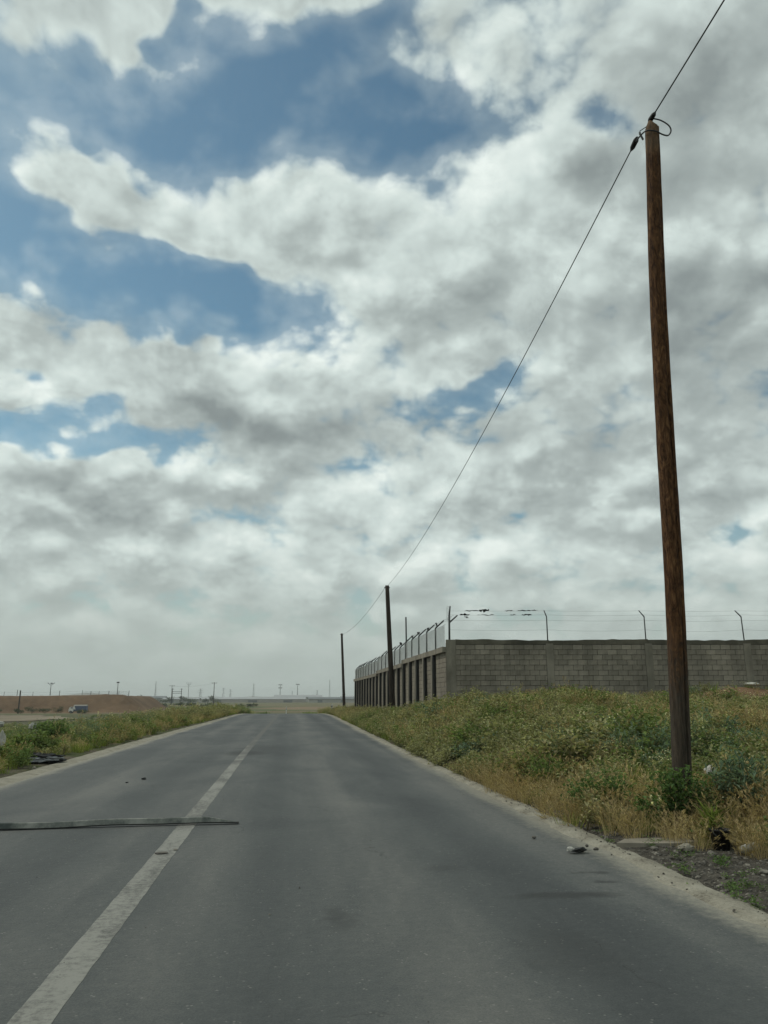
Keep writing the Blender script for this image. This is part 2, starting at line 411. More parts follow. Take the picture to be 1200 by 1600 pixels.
def asphalt_mat():
    m, N, out = new_mat('asphalt')
    geo = N.n('ShaderNodeNewGeometry'); P = geo.outputs['Position']
    sp = N.n('ShaderNodeSeparateXYZ'); N.put(sp.inputs[0], P); X = sp.outputs[0]; Y = sp.outputs[1]
    # streaks worn along the direction of travel
    st, _ = N.noise(N.vmath('MULTIPLY', P, (1.5, 0.06, 1)), 1.0, 5, 0.6)
    pa, _ = N.noise(N.vmath('MULTIPLY', P, (0.7, 0.30, 1)), 0.9, 5, 0.62, 0.6)
    wob, _ = N.noise(N.vmath('MULTIPLY', P, (0.2, 0.12, 1)), 1.0, 2, 0.5)
    Xw = N.math('MULTIPLY_ADD', N.math('SUBTRACT', wob, 0.5), 0.9, X)
    tracks = 0.0
    for cx, w, k in ((-0.15, 0.55, -0.55), (1.72, 0.55, -0.75), (0.75, 0.45, 0.5), (-2.0, 0.5, -0.35), (-3.4, 0.5, -0.3), (-2.7, 0.4, 0.35), (2.4, 0.35, 0.35)):
        dd = N.math('ABSOLUTE', N.math('SUBTRACT', Xw, cx))
        tracks = N.math('MULTIPLY_ADD', N.mapr(dd, 0.0, w, 1, 0), k, tracks)
    tone = N.math('MULTIPLY_ADD', tracks, 0.34, 0.47)
    tone = N.math('MULTIPLY_ADD', N.math('SUBTRACT', st, 0.5), 0.75, tone)
    tone = N.math('MULTIPLY_ADD', N.math('SUBTRACT', pa, 0.5), 1.15, tone)
    fine, _ = N.noise(P, 85.0, 3, 0.7)
    mid, _ = N.noise(P, 14.0, 5, 0.7)
    tone = N.math('MULTIPLY_ADD', N.math('SUBTRACT', fine, 0.5), 1.0, tone)
    tone = N.math('MULTIPLY_ADD', N.math('SUBTRACT', mid, 0.5), 0.55, tone)
    col = N.ramp(tone, [(0.0, (0.040, 0.044, 0.044)), (0.4, (0.068, 0.073, 0.070)), (0.62, (0.096, 0.098, 0.091)), (1.0, (0.150, 0.148, 0.132))])
    # pale stone chips in the surface
    ch = N.vor(P, 26.0, 0, 0.5, 'F1')
    chn, _ = N.noise(P, 9.0, 2, 0.5)
    chip = N.math('MULTIPLY', N.mapr(ch, 0.12, 0.22, 1, 0), N.mapr(chn, 0.47, 0.62, 0, 1))
    col = N.mix(N.math('MULTIPLY', chip, 0.42), col, (0.27, 0.26, 0.23, 1))
    # cracks
    wv = N.vmath('ADD', P, N.vmath('SCALE', N.noise(P, 3.0, 4, 0.65)[1], s=0.30))
    ed = N.vor(N.vmath('MULTIPLY', wv, (1.0, 0.5, 1)), 0.95, 0, 0.5, 'DISTANCE_TO_EDGE')
    cm, _ = N.noise(P, 0.8, 3, 0.6)
    crack = N.math('MULTIPLY', N.mapr(ed, 0.002, 0.010, 1, 0), N.mapr(cm, 0.56, 0.66, 0, 1))
    col = N.mix(N.math('MULTIPLY', crack, 0.38), col, (0.022, 0.023, 0.021, 1))
    # oil and rubber stains
    sv = N.vmath('ADD', P, N.vmath('MULTIPLY', N.vmath('SUBTRACT', N.noise(P, 4.5, 5, 0.65)[1], (0.5, 0.5, 0.5)), (0.5, 0.22, 0)))
    for (sx, sy, rx, ry, k) in ((1.88, 5.47, 0.42, 0.09, 0.8), (2.38, 6.14, 0.14, 0.05, 0.7), (2.30, 5.83, 0.13, 0.06, 0.7), (0.35, 5.1, 0.10, 0.28, 0.4), (1.25, 6.4, 0.16, 0.12, 0.35), (-1.0, 19.6, 0.5, 0.9, 0.8), (-0.7, 21.0, 0.6, 2.0, 0.35), (1.5, 4.3, 0.3, 0.5, 0.3)):
        dd = N.vmath('LENGTH', N.vmath('MULTIPLY', N.vmath('SUBTRACT', sv, (sx, sy, 0.0)), (1/rx, 1/ry, 0)))
        col = N.mix(N.math('MULTIPLY', N.mapr(dd, 0.35, 1.35, 1, 0), k), col, (0.026, 0.027, 0.025, 1))
    # dust blown in from both edges
    er = N.math('SUBTRACT', X, N.mapr(Y, 14.0, 60.0, 2.72, 3.17)); el_ = N.math('SUBTRACT', N.mapr(Y, 16.0, 65.0, -4.22, -3.87), X)
    ee = N.math('MAXIMUM', er, el_)
    ee = N.math('ADD', ee, N.math('MULTIPLY_ADD', N.math('SUBTRACT', mid, 0.5), 0.30, N.math('MULTIPLY', N.math('SUBTRACT', pa, 0.5), 0.5)))
    dustn, _ = N.noise(P, 40.0, 4, 0.7)
    dk = N.math('MULTIPLY', N.mapr(ee, -0.22, 0.08, 0, 1), N.mapr(dustn, 0.30, 0.60, 0.5, 1))
    col = N.mix(dk, col, (0.265, 0.247, 0.196, 1))
    bump = N.math('MULTIPLY_ADD', fine, 0.6, N.math('MULTIPLY', ch, 0.5))
    bump = N.math('SUBTRACT', bump, crack)
    principled(N, out, col, 0.80, 0.35, 0, bump, 0.55, 0.006)
    return m
M['asphalt'] = asphalt_mat()

def line_mat():
    m, N, out = new_mat('road_paint')
    geo = N.n('ShaderNodeNewGeometry'); P = geo.outputs['Position']
    sp = N.n('ShaderNodeSeparateXYZ'); N.put(sp.inputs[0], P)
    a, _ = N.noise(P, 22.0, 6, 0.72); b, _ = N.noise(N.vmath('MULTIPLY', P, (1, 0.3, 1)), 2.2, 4, 0.6)
    far = N.mapr(sp.outputs[1], 16.0, 32.0, 0.0, 0.26, 'LINEAR')
    wear = N.mapr(N.math('ADD', N.math('MULTIPLY_ADD', b, 0.6, N.math('MULTIPLY', a, 0.5)), far), 0.48, 0.66, 0, 1)
    ds = N.vmath('LENGTH', N.vmath('MULTIPLY', N.vmath('SUBTRACT', P, (-1.0, 19.6, 0)), (1/0.5, 1/0.7, 0)))
    wear = N.math('MAXIMUM', wear, N.mapr(ds, 0.4, 1.3, 0.9, 0))
    col = N.mix(wear, (0.235, 0.232, 0.205, 1), (0.105, 0.104, 0.094, 1))
    principled(N, out, col, 0.8, 0.25, 0, a, 0.3, 0.004)
    return m
M['line'] = line_mat()

def ground_mat():
    m, N, out = new_mat('ground_soil')
    geo = N.n('ShaderNodeNewGeometry'); P = geo.outputs['Position']
    sp = N.n('ShaderNodeSeparateXYZ'); N.put(sp.inputs[0], P); Y = sp.outputs[1]
    n1, _ = N.noise(P, 0.9, 6, 0.62); n2, _ = N.noise(P, 0.035, 4, 0.6); n3, _ = N.noise(P, 7.0, 6, 0.7)
    soil = N.mix(N.mapr(n3, 0.3, 0.7, 0, 1), (0.070, 0.058, 0.042, 1), (0.150, 0.125, 0.092, 1))
    sod = N.mix(n3, (0.045, 0.055, 0.022, 1), (0.095, 0.10, 0.045, 1))
    col = N.mix(N.mapr(n1, 0.38, 0.55, 0, 1), soil, sod)
    # distant fields: green strips and bare reddish soil
    fs, _ = N.noise(N.vmath('MULTIPLY', P, (0.35, 1.4, 1)), 0.012, 3, 0.5)
    field = N.ramp(fs, [(0.35, (0.085, 0.10, 0.045)), (0.47, (0.10, 0.11, 0.05)), (0.58, (0.17, 0.13, 0.08)), (0.70, (0.16, 0.125, 0.075)), (0.82, (0.12, 0.12, 0.06))])
    col = N.mix(N.mapr(Y, 120.0, 240.0, 0, 1), col, field)
    bare = N.vmath('LENGTH', N.vmath('MULTIPLY', N.vmath('SUBTRACT', P, (14.0, 300.0, 0)), (1/26.0, 1/45.0, 0)))
    col = N.mix(N.mapr(bare, 0.75, 1.1, 1, 0), col, (0.20, 0.145, 0.092, 1))
    bs = N.math('SUBTRACT', sp.outputs[0], N.mapr(Y, 5.4, 8.4, 4.33, 3.08))
    bs = N.math('MULTIPLY_ADD', N.math('SUBTRACT', n1, 0.5), 0.8, bs)
    dirt = N.mix(N.mapr(n3, 0.32, 0.68, 0, 1), (0.030, 0.027, 0.022, 1), (0.105, 0.094, 0.076, 1))
    col = N.mix(N.math('MULTIPLY', N.mapr(bs, 0.1, 0.7, 1, 0), N.mapr(Y, 9.0, 16.0, 1, 0)), col, dirt)
    md = N.vmath('LENGTH', N.vmath('MULTIPLY', N.vmath('SUBTRACT', P, (17.2, 28.2, 0)), (1/2.9, 1/2.0, 0)))
    col = N.mix(N.mapr(N.math('MULTIPLY_ADD', n1, 0.8, md), 0.9, 1.5, 1, 0), col, N.mix(n3, (0.12, 0.072, 0.042, 1), (0.23, 0.145, 0.085, 1)))
    principled(N, out, col, 0.97, 0.1, 0, n3, 0.8, 0.04)
    return m
M['ground'] = ground_mat()

def wood_mat():
    m, N, out = new_mat('pole_wood')
    tc = N.n('ShaderNodeTexCoord'); P = tc.outputs['Object']
    sp = N.n('ShaderNodeSeparateXYZ'); N.put(sp.inputs[0], P); Z = sp.outputs[2]
    g, _ = N.noise(N.vmath('MULTIPLY', P, (9, 9, 0.8)), 4.0, 6, 0.68, 1.2)
    kn, _ = N.noise(N.vmath('MULTIPLY', P, (3, 3, 1.0)), 4.2, 5, 0.65, 2.2)
    col = N.ramp(N.math('MULTIPLY_ADD', kn, 0.55, N.math('MULTIPLY', g, 0.45)), [(0.30, (0.008, 0.005, 0.003)), (0.44, (0.046, 0.022, 0.010)), (0.55, (0.108, 0.052, 0.022)), (0.68, (0.215, 0.118, 0.054))])
    grey = N.ramp(g, [(0.3, (0.026, 0.022, 0.017)), (0.6, (0.062, 0.054, 0.043)), (0.8, (0.10, 0.088, 0.07))])
    zz = N.math('MULTIPLY_ADD', N.math('SUBTRACT', kn, 0.5), 1.3, Z)
    col = N.mix(N.mapr(zz, 1.1, 2.2, 0.85, 0), col, grey)
    # pale weathered top
    col = N.mix(N.mapr(Z, 7.9, 8.2, 0, 0.25), col, (0.23, 0.19, 0.135, 1))
    principled(N, out, col, 0.88, 0.15, 0, N.math('ADD', g, kn), 0.7, 0.012)
    return m
M['wood'] = wood_mat()
M['dark_wood'] = simple('dark_wood', (0.022, 0.017, 0.013), (0.05, 0.038, 0.028), 6, 0.9, 0.15, stretch=(3, 3, 0.4))

def strip_mat():
    m, N, out = new_mat('dusty_strip')
    tc = N.n('ShaderNodeTexCoord'); P = tc.outputs['Object']
    a, _ = N.noise(P, 13.0, 6, 0.72); b, _ = N.noise(N.vmath('MULTIPLY', P, (1, 0.2, 0.2)), 2.3, 3, 0.55)
    k = N.mapr(N.math('MULTIPLY_ADD', b, 0.8, N.math('MULTIPLY', a, 0.45)), 0.45, 0.78, 0, 1)
    col = N.mix(k, (0.065, 0.074, 0.069, 1), (0.27, 0.27, 0.24, 1))
    principled(N, out, col, 0.85, 0.2, 0, a, 0.3, 0.004)
    return m
M['strip'] = strip_mat()

# ------------------------------------------------------------------ terrain
def xoff(y): return 0.45*sstep(14, 60, y)
def right_edge(y): return 2.76 + xoff(y)
def right_out(y): return 2.98 + xoff(y)
def left_edge(y): return -4.22 + 0.35*sstep(16, 65, y)
def left_out(y): return -4.70 + 0.55*sstep(16, 65, y)
def road_z(y): return -2.55*sstep(58, 170, y)
def wav(x, y, s, seed=0.0):
    x = np.asarray(x, float)*s + seed; y = np.asarray(y, float)*s - seed*1.7
    return (np.sin(x*1.0 + 1.3*np.sin(y*0.7+seed)) + np.sin(y*1.13 + 1.7*np.sin(x*0.61+2*seed)) + 0.6*np.sin(x*2.3 - y*1.9 + seed) + 0.5*np.sin(x*3.1+y*3.7)) / 3.1
FY = [-40, 4, 8, 13, 18, 25, 31, 35, 39, 44, 52, 60, 77, 100, 400]
FZ = [0.05, 0.10, 0.24, 0.42, 0.62, 0.88, 0.98, 0.86, 0.60, 0.36, 0.22, 0.12, 0.04, 0.0, 0.0]
def bank_start(y): return right_out(y) + 0.10 + 1.25*(1 - sstep(5.4, 8.4, y))
def ground_z(x, y):
    x = np.asarray(x, float); y = np.asarray(y, float)
    rz = road_z(y)
    H = np.interp(y, FY, FZ)
    b = sstep(0, 4.2, x - bank_start(y))
    zr = H*b + 0.78*np.exp(-((x-17.2)/2.4)**2 - ((y-28.2)/1.3)**2) + 0.20*np.exp(-((x-10.6)/1.8)**2 - ((y-29.5)/2.0)**2)
    zr = zr + 0.05*sstep(0.2, 1.0, x - bank_start(y))*wav(x, y, 1.4, 0.4)
    t = left_out(y) - x
    zl = 0.16*sstep(0.1, 1.6, t) - 1.80*sstep(1.2, 15, t) + 0.05*sstep(0.3, 2, t)*wav(x, y, 1.1, 2.2)
    z = np.where(x > 0, zr, np.where(t > 0, zl, 0.0)) + rz
    z = z + (-2.55 - z)*sstep(90, 175, y)
    z = z + 0.12*sstep(60, 120, y)*wav(x, y, 0.11, 1.0)
    in_road = (x < right_out(y)) & (x > left_out(y))
    z = np.where(in_road, rz - 0.06, np.where((x < right_out(y) + 0.35) & (x > 0), z - 0.03 + 0.03*(x - right_out(y))/0.35, z))
    return z

def grid_object(name, xs, ys, fz, mt, kind='structure'):
    X, Y = np.meshgrid(xs, ys); Z = fz(X, Y)
    co = np.stack([X, Y, Z], -1).reshape(-1, 3); nx = len(xs); ny = len(ys)
    i, j = np.meshgrid(np.arange(nx-1), np.arange(ny-1)); a = (j*nx + i).ravel()
    f = np.stack([a, a+1, a+1+nx, a+nx], 1)
    me = bpy.data.meshes.new(name); me.from_pydata(co.tolist(), [], f.tolist()); me.update()
    me.polygons.foreach_set('use_smooth', [True]*len(me.polygons)); me.materials.append(mt)
    o = link(name, me)
    if kind: o['kind'] = kind
    return o
def graded(*segs):
    out = []
    for a, b, s in segs: out += list(np.arange(a, b, s))
    return np.array(out + [segs[-1][1]])
gx = np.concatenate([-np.geomspace(3000, 60, 22), graded((-58, -20, 2.0), (-20, -6, 0.6), (-6, -4.0, 0.2), (-4.0, 2.4, 0.8), (2.4, 6, 0.15), (6, 22, 0.5), (22, 50, 2.0)), np.geomspace(54, 3000, 20)])
gy = np.concatenate([[-400, -200, -100, -60], graded((-40, 2, 2.0), (2, 12, 0.3), (12, 36, 0.5), (36, 80, 1.0), (80, 200, 4.0)), np.geomspace(206, 3000, 34)])
grid_object('ground', gx, gy, ground_z, M['ground'])

# asphalt carriageway with a slight camber and uneven broken edges
ry = np.concatenate([graded((-30, 3, 1.0), (3, 14, 0.18), (14, 40, 0.5), (40, 180, 2.0)), [185]])
def ragged(y, s, a): return a*(wav(y, y*0.3, 3.1, s) + 0.6*wav(y, y*0.7, 9.0, s+2))
def strip_mesh(name, ys, cols, mt):
    # cols: list of functions y -> (x, z)
    co = []; 
    for y in ys:
        for c in cols:
            x, z = c(float(y)); co.append((float(x), float(y), float(z)))
    n = len(cols); f = [(j*n+i, j*n+i+1, (j+1)*n+i+1, (j+1)*n+i) for j in range(len(ys)-1) for i in range(n-1)]
    me = bpy.data.meshes.new(name); me.from_pydata(co, [], f); me.update(); me.materials.append(mt)
    me.polygons.foreach_set('use_smooth', [True]*len(me.polygons))
    return me
CX = -0.8
def camber(x): return 0.0 if abs(x-CX) < 2.6 else -0.012*(abs(x-CX)-2.6)/0.8
def rcol(k):
    def f(y):
        if k == 0: return left_edge(y) - 0.25, road_z(y) - 0.05
        if k == 1: return left_edge(y) - 0.15, road_z(y) - 0.012
        if k == 8: return right_edge(y) + 0.12, road_z(y) - 0.012
        if k == 9: return right_edge(y) + 0.2, road_z(y) - 0.05
        t = (k-1)/7.0; x = left_edge(y)*(1-t) + right_edge(y)*t
        return x, road_z(y)
    return f
road = link('road', strip_mesh('road', ry, [rcol(k) for k in range(10)], M['asphalt'])); road['kind'] = 'structure'
def lcol(s, dz=0.002):
    return lambda y: (-1.015 + xoff(y)*0.55 + s*(0.089 + 0.004*float(wav(y, 0.3, 2.0, 3+s)) + 0.004*float(wav(y, 0.3, 23.0, 5+s))), road_z(y) + dz)
lm = strip_mesh('centre_line', np.concatenate([graded((-30, 3, 1.0), (3, 30, 0.08)), np.arange(30.5, 75, 0.5)]), [lcol(-1, -0.003), lcol(-1), lcol(1), lcol(1, -0.003)], M['line'])
lm.polygons.foreach_set('use_smooth', [False]*len(lm.polygons)); link('centre_line', lm, road)

def shoulder(name, inner, outer, side, seed):
    def c0(y): return inner(y) + side*(-0.03 + ragged(y, seed, 0.085)), road_z(y) - 0.03
    def c1(y): return inner(y)*0.6 + outer(y)*0.4 + side*ragged(y, seed, 0.04), road_z(y) + 0.010 + 0.004*float(wav(y, 1, 5, seed))
    def c2(y): return inner(y)*0.15 + outer(y)*0.85 + side*ragged(y, seed+1, 0.05), road_z(y) + 0.010 + 0.006*float(wav(y, 3, 6, seed))
    def c3(y): return outer(y) + side*(0.10 + ragged(y, seed+3, 0.07)), road_z(y) - 0.035
    cols = [c0, c1, c2, c3]
    o = link(name, strip_mesh(name, ry, cols if side > 0 else cols[::-1], M['dust'])); o['kind'] = 'structure'; return o
shoulder('road_shoulder', right_edge, right_out, 1, 0.7)
shoulder('road_shoulder', left_edge, left_out, -1, 4.2)

# pale dirt track crossing the low ground on the far side of the road
def track_mesh():
    co = []; f = []; n = 60
    for i in range(n+1):
        x = -150 + 110*i/n; yc = 158 + 5*math.sin((x+60)/45.0) - 0.06*(x+60)
        w = (15.0 + 1.4*math.sin(i*1.7)) * (1.0 if i < 52 else max(0.1, (n-i)/8))
        for k in range(6):
            y = yc + (k/5-0.5)*2*w*1.6 + (2.5*math.sin(i*2.3+k) + 1.5*math.sin(i*5.1))*(1 if k in (0, 5) else 0)
            co.append((x, y, float(ground_z(x, y)) + 0.10))
    for i in range(n):
        for k in range(5): f.append((i*6+k, (i+1)*6+k, (i+1)*6+k+1, i*6+k+1))
    me = bpy.data.meshes.new('dirt_track'); me.from_pydata(co, [], f); me.update(); me.materials.append(M['track']); return me
link('dirt_track', track_mesh())['kind'] = 'structure'

# long reddish earth bank beyond the track, flat on top
def berm_z(x, y):
    end = sstep(-36.5, -45, x)
    prof = sstep(214, 224 + 1.5*wav(x, y*0, 0.15, 1), y) * (1 - sstep(262, 275, y))
    z = (4.35 + 0.12*wav(x, y, 0.12, 2) + 0.10*wav(x, y, 0.5, 5))*end*prof
    z = z + 0.16*(wav(x, y, 1.7, 3) + wav(x, y, 3.7, 1))*end*np.sqrt(np.clip(prof*(1-prof)*4, 0, 1)) + 0.05*wav(x, y, 2.3, 9)*end*prof
    z = z + 0.45*np.exp(-((x+50)/7)**2 - ((y-222)/5)**2)*end
    return -2.62 + z
berm = grid_object('earth_bank', graded((-190, -80, 2.0), (-80, -34, 0.6)), graded((210, 230, 0.8), (230, 278, 3.0)), berm_z, M['earth'])
# distant low hills
def hill_z(x, y): return -8 + (22*np.exp(-((x+640)/230)**2) + 14*np.exp(-((x+60)/300)**2) + 5*wav(x, y*0, 0.02, 1.0))*np.exp(-((y-2600)/160)**2)
grid_object('hills', np.linspace(-1300, 900, 120), np.linspace(2250, 2950, 15), hill_z, M['hill'])

# ------------------------------------------------------------------ perimeter wall facing the road user
WALL_C = (6.50, 32.0); WALL_TOP = 3.66; BAY = 4.13; COURSE = 0.21; BLK = 0.41
def block_variant(i, lx=0.398, h=0.197, dep=0.07):
    r = random.Random(100+i); j = lambda a=0.003: r.uniform(-a, a); x = lx/2; z = h/2; c = 0.006
    fr = [(-x+c+j(), -0.014+j(), -z+c+j()), (x-c+j(), -0.014+j(), -z+c+j()), (x-c+j(), -0.014+j(), z-c+j()), (-x+c+j(), -0.014+j(), z-c+j())]
    md = [(-x+j(), -0.006, -z+j()), (x+j(), -0.006, -z+j()), (x+j(), -0.006, z+j()), (-x+j(), -0.006, z+j())]
    bk = [(-x, dep, -z), (x, dep, -z), (x, dep, z), (-x, dep, z)]
    fs = [(0, 1, 2, 3)]
    for k in range(4):
        n = (k+1) % 4
        fs += [(k, k+4, n+4, n), (k+4, k+8, n+8, n+4)]
    fs = [q[::-1] if len(q) == 4 and q[0] != 0 or q == (0, 4, 5, 1) else q for q in fs]
    return fr + md + bk, fs
BLOCKS = []
for i in range(8):
    vs, fs = block_variant(i); mb = MB(); mb.add(vs, fs); me = mb.mesh('block'); me.materials.append(M['block'])
    bm = bmesh.new(); bm.from_mesh(me); bmesh.ops.recalc_face_normals(bm, faces=bm.faces); bm.to_mesh(me); bm.free(); BLOCKS.append(me)

wall = thing('block_wall', 'long grey concrete block wall facing the viewer beyond the weeds', 'wall', (WALL_C[0], WALL_C[1], 0), -YAW)
WLEN = 21.0; zb = 0.45
MB().box((WLEN/2, 0.10, (zb+3.53)/2), (WLEN, 0.20, 3.53-zb)).build('mortar_core', M['mortar'], wall)
def col_shape(xc, w, front, z0, z1, seed):
    # cast pillar with slightly wavering faces
    r = random.Random(seed); vs = []; fs = []; n = 9
    for k in range(n+1):
        z = z0 + (z1-z0)*k/n; a = r.uniform(-.008, .008); b = r.uniform(-.008, .008); c = r.uniform(-.005, .005)
        vs += [(xc-w/2+a, front+c, z), (xc+w/2+b, front+c, z), (xc+w/2+b, 0.15, z), (xc-w/2+a, 0.15, z)]
    for k in range(n):
        for q in range(4): fs.append((k*4+q, k*4+(q+1) % 4, (k+1)*4+(q+1) % 4, (k+1)*4+q))
    fs += [(3, 2, 1, 0), tuple(n*4+q for q in range(4))]
    return MB().add(vs, fs)
cols = [(0.20, 0.40)] + [(0.20 + BAY*k, 0.30) for k in range(1, 6)]
for k, (xc, w) in enumerate(cols):
    col_shape(xc, w, -0.035, zb, 3.66 if k == 0 else 3.50, k).build('column', M['concrete'], wall)
for k in range(5):
    a = cols[k][0] + (0.2 if k == 0 else -0.0) + (0.003); b = cols[k+1][0] - 0.003
    vs = []; r = random.Random(30+k); n = 14
    for i in range(n+1):
        x = a + (b-a)*i/n; t = r.uniform(-.018, .016) + 0.02*math.sin(x*0.9+1); u = r.uniform(-.018, .014)
        vs += [(x, -0.028, 3.47+u), (x, 0.22, 3.47+u), (x, 0.22, 3.655+t), (x, -0.03, 3.655+t)]
    fs = [(i*4+q, i*4+(q+1) % 4, i*4+4+(q+1) % 4, i*4+4+q) for i in range(n) for q in range(4)] + [(0, 1, 2, 3), (n*4+3, n*4+2, n*4+1, n*4)]
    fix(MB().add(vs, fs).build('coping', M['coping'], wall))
spots = []
for k in range(5):
    a = cols[k][0] + cols[k][1]/2 + 0.006; b = cols[k+1][0] - cols[k+1][1]/2 - 0.006
    for c in range(14):
        zc = 3.455 - COURSE*(c + 0.5)
        x = a - (BLK/2 if c % 2 else 0.0) - rnd.uniform(0, 0.03)
        while x < b - 0.03:
            x0 = max(x, a); x1 = min(x + BLK - 0.012, b)
            if x1 - x0 > 0.05: spots.append(((x0+x1)/2, zc, x1-x0))
            x += BLK
shown = sorted([s for s in spots if s[0] < 13.9 and s[1] > 1.15], key=lambda s: (-round(s[1], 2), s[0]))[:300]
rest = [s for s in spots if s not in set(shown)]
for (x, z, L) in shown:
    o = link('block', BLOCKS[rnd.randrange(8)], wall)
    o.location = (x, rnd.uniform(-.005, .004), z + rnd.uniform(-.003, .003)); o.scale = (L/0.398, 1, 1)
    o.rotation_euler = (rnd.uniform(-.012, .012), rnd.uniform(-.006, .006), rnd.uniform(-.012, .012))
mb = MB()
for (x, z, L) in rest:
    vs, fs = block_variant(rnd.randrange(8)); dy = rnd.uniform(-.005, .004)
    mb.add([(p[0]*L/0.398 + x, p[1] + dy, p[2] + z) for p in vs], fs)
fix(mb.build('lower_blocks', M['block'], wall))['kind'] = 'stuff'

# fence standing on that wall
fence = thing('wire_fence', 'barbed wire fence on bent steel posts along the top of the facing block wall', 'fence', (WALL_C[0], WALL_C[1], 0), -YAW)
ZB = WALL_TOP
posts_x = [0.16 + BAY*k for k in range(6)]
for k, x in enumerate(posts_x):
    lean = rnd.uniform(-.03, .03)
    if k == 0:
        p = MB().tube([(x, 0.1, ZB-0.02), (x+0.01, 0.1, ZB+1.05)], 0.042, 8).build('post', M['dark_steel'], fence, True)
        MB().tube([(x+0.01, 0.1, ZB+1.03), (x+0.06, 0.14, ZB+1.42)], [0.036, 0.03], 8).build('arm', M['dark_steel'], p, True)
        MB().tube([(x+0.01, 0.1, ZB+0.72), (x+0.36, 0.14, ZB+1.03)], [0.034, 0.028], 8).build('arm', M['dark_steel'], p, True)
        mb = MB()
        for q in range(7):      # ends of wire twisted round the post
            z = ZB+0.75+q*0.09; mb.tube([(x-0.05+0.06*math.sin(q*2.1), 0.03, z), (x-0.10, 0.06, z+0.05), (x-0.06-0.04*(q % 2), 0.1, z+0.11), (x+0.06, 0.06, z+0.05)], 0.006, 4)
        mb.build('wire_twist', M['dark_steel'], p)
    else:
        p = MB().tube([(x, 0.1, ZB-0.03), (x+lean, 0.1, ZB+0.98)], 0.026, 8).build('post', M['dark_steel'], fence, True)
        MB().tube([(x+lean, 0.1, ZB+0.97), (x+lean-(0.13 if k > 1 else 0.05), 0.32, ZB+1.25)], [0.026, 0.023], 8).build('arm', M['dark_steel'], p, True)
def strand(z, y, sag, r=0.0036):
    pts = []
    for k in range(5):
        for i in range(8):
            t = i/8; pts.append((posts_x[k] + BAY*t, y, z - sag*4*t*(1-t)*(0.4+0.6*((k*7) % 5)/4)))
    pts.append((posts_x[5], y, z))
    return MB().tube(pts, r, 4).build('strand', M['dark_steel'], fence)
for z, y, s in ((ZB+1.24, 0.30, 0.03), (ZB+1.06, 0.20, 0.06), (ZB+0.82, 0.1, 0.05), (ZB+0.42, 0.1, 0.08)): strand(z, y, s)
# scraps of torn plastic caught on the strands
def scrap(x, z, w, h, seed, label):
    r = random.Random(seed); a = WALL_C[0] + x*_cy + 0.3*_sy; b = WALL_C[1] - x*_sy + 0.3*_cy
    n = 6; vs = []; fs = []
    for i in range(n+1):
        t = i/n; hh = h*(0.25 + 0.75*abs(math.sin(2.2*t*math.pi + seed)))*(1-abs(2*t-1)*0.5); zz = z + r.uniform(-.03, .02)
        vs += [(x + w*(t-0.5), 0.29+r.uniform(-.03, .03), zz+hh*0.2), (x + w*(t-0.5)+r.uniform(-.03, .03), 0.31+r.uniform(-.04, .04), zz-hh*0.45)]
    for i in range(n): fs.append((2*i, 2*i+1, 2*i+3, 2*i+2))
    o = MB().add([(p[0]-x, p[1], p[2]-z) for p in vs], fs).build('plastic_scrap', M['black_plastic'])
    o.location = (WALL_C[0] + x*_cy, WALL_C[1] - x*_sy, z); o.rotation_euler = (0, 0, -YAW)
    sm = o.modifiers.new('thick', 'SOLIDIFY'); sm.thickness = 0.006
    return tag(o, label, 'scrap', 'torn plastic caught on the wire')
for x, z, w, h, s, lb in (
        (0.85, 1.10, 0.42, 0.16, 1, 'dark crumpled plastic scrap on the lower strand, first from the corner post'),
        (0.92, 0.98, 0.16, 0.12, 2, 'small black knot of plastic hanging below the first scrap near the corner post'),
        (1.15, 1.25, 0.60, 0.07, 3, 'thin black plastic shred on the top strand beside the corner post'),
        (1.68, 1.28, 0.42, 0.22, 4, 'pointed olive dark plastic rag sticking up from the top strand'),
        (1.75, 1.07, 0.7, 0.05, 5, 'narrow torn plastic thread along the second strand under the pointed rag'),
        (2.75, 1.26, 0.35, 0.07, 6, 'short curved plastic shred on the top strand midway along the first bay'),
        (2.90, 1.08, 0.22, 0.07, 7, 'short flat plastic shred on the second strand midway along the first bay'),
        (3.40, 1.27, 0.55, 0.08, 8, 'long flat black plastic shred on the top strand before the second post'),
        (3.50, 1.09, 0.40, 0.13, 9, 'black plastic scrap on the second strand before the second post'),
        (3.82, 1.26, 0.28, 0.06, 10, 'small dark plastic strip on the top strand right beside the second post')):
    scrap(x, ZB+z, w, h, s, lb)

# ------------------------------------------------------------------ side wall along the road
SX = 6.44; S0, S1 = 32.0, 77.0
side = thing('block_wall', 'receding concrete block wall with dark pillars running along the road', 'wall', (SX, S0, 0))
segs = [(0.0, 12.0, 3.36), (12.0, 25.0, 3.20), (25.0, 45.0, 3.04)]       # start, end, top of coping
for (a, b, top) in segs:
    MB().box((0.14, (a+b)/2, (top-0.2-0.6)/2), (0.16, b-a-0.004, top-0.2+0.6)).build('mortar_core', M['mortar'], side)
    vs = []; r = random.Random(int(a)); n = 16
    for i in range(n+1):
        y = a + (b-a-0.006)*i/n; t = r.uniform(-.01, .01)
        vs += [(-0.10, y, top-0.22+t), (0.24, y, top-0.22+t), (0.24, y, top+t), (-0.10, y, top+t)]
    fs = [(i*4+q, i*4+(q+1) % 4, i*4+4+(q+1) % 4, i*4+4+q) for i in range(n) for q in range(4)] + [(0, 1, 2, 3), (n*4+3, n*4+2, n*4+1, n*4)]
    fix(MB().add(vs, fs).build('coping', M['concrete'], side))
SBAY = 2.28; side_cols = []
k = 1
while k*SBAY < 45.2:
    y = k*SBAY; side_cols.append(min(y, 44.8)); k += 1
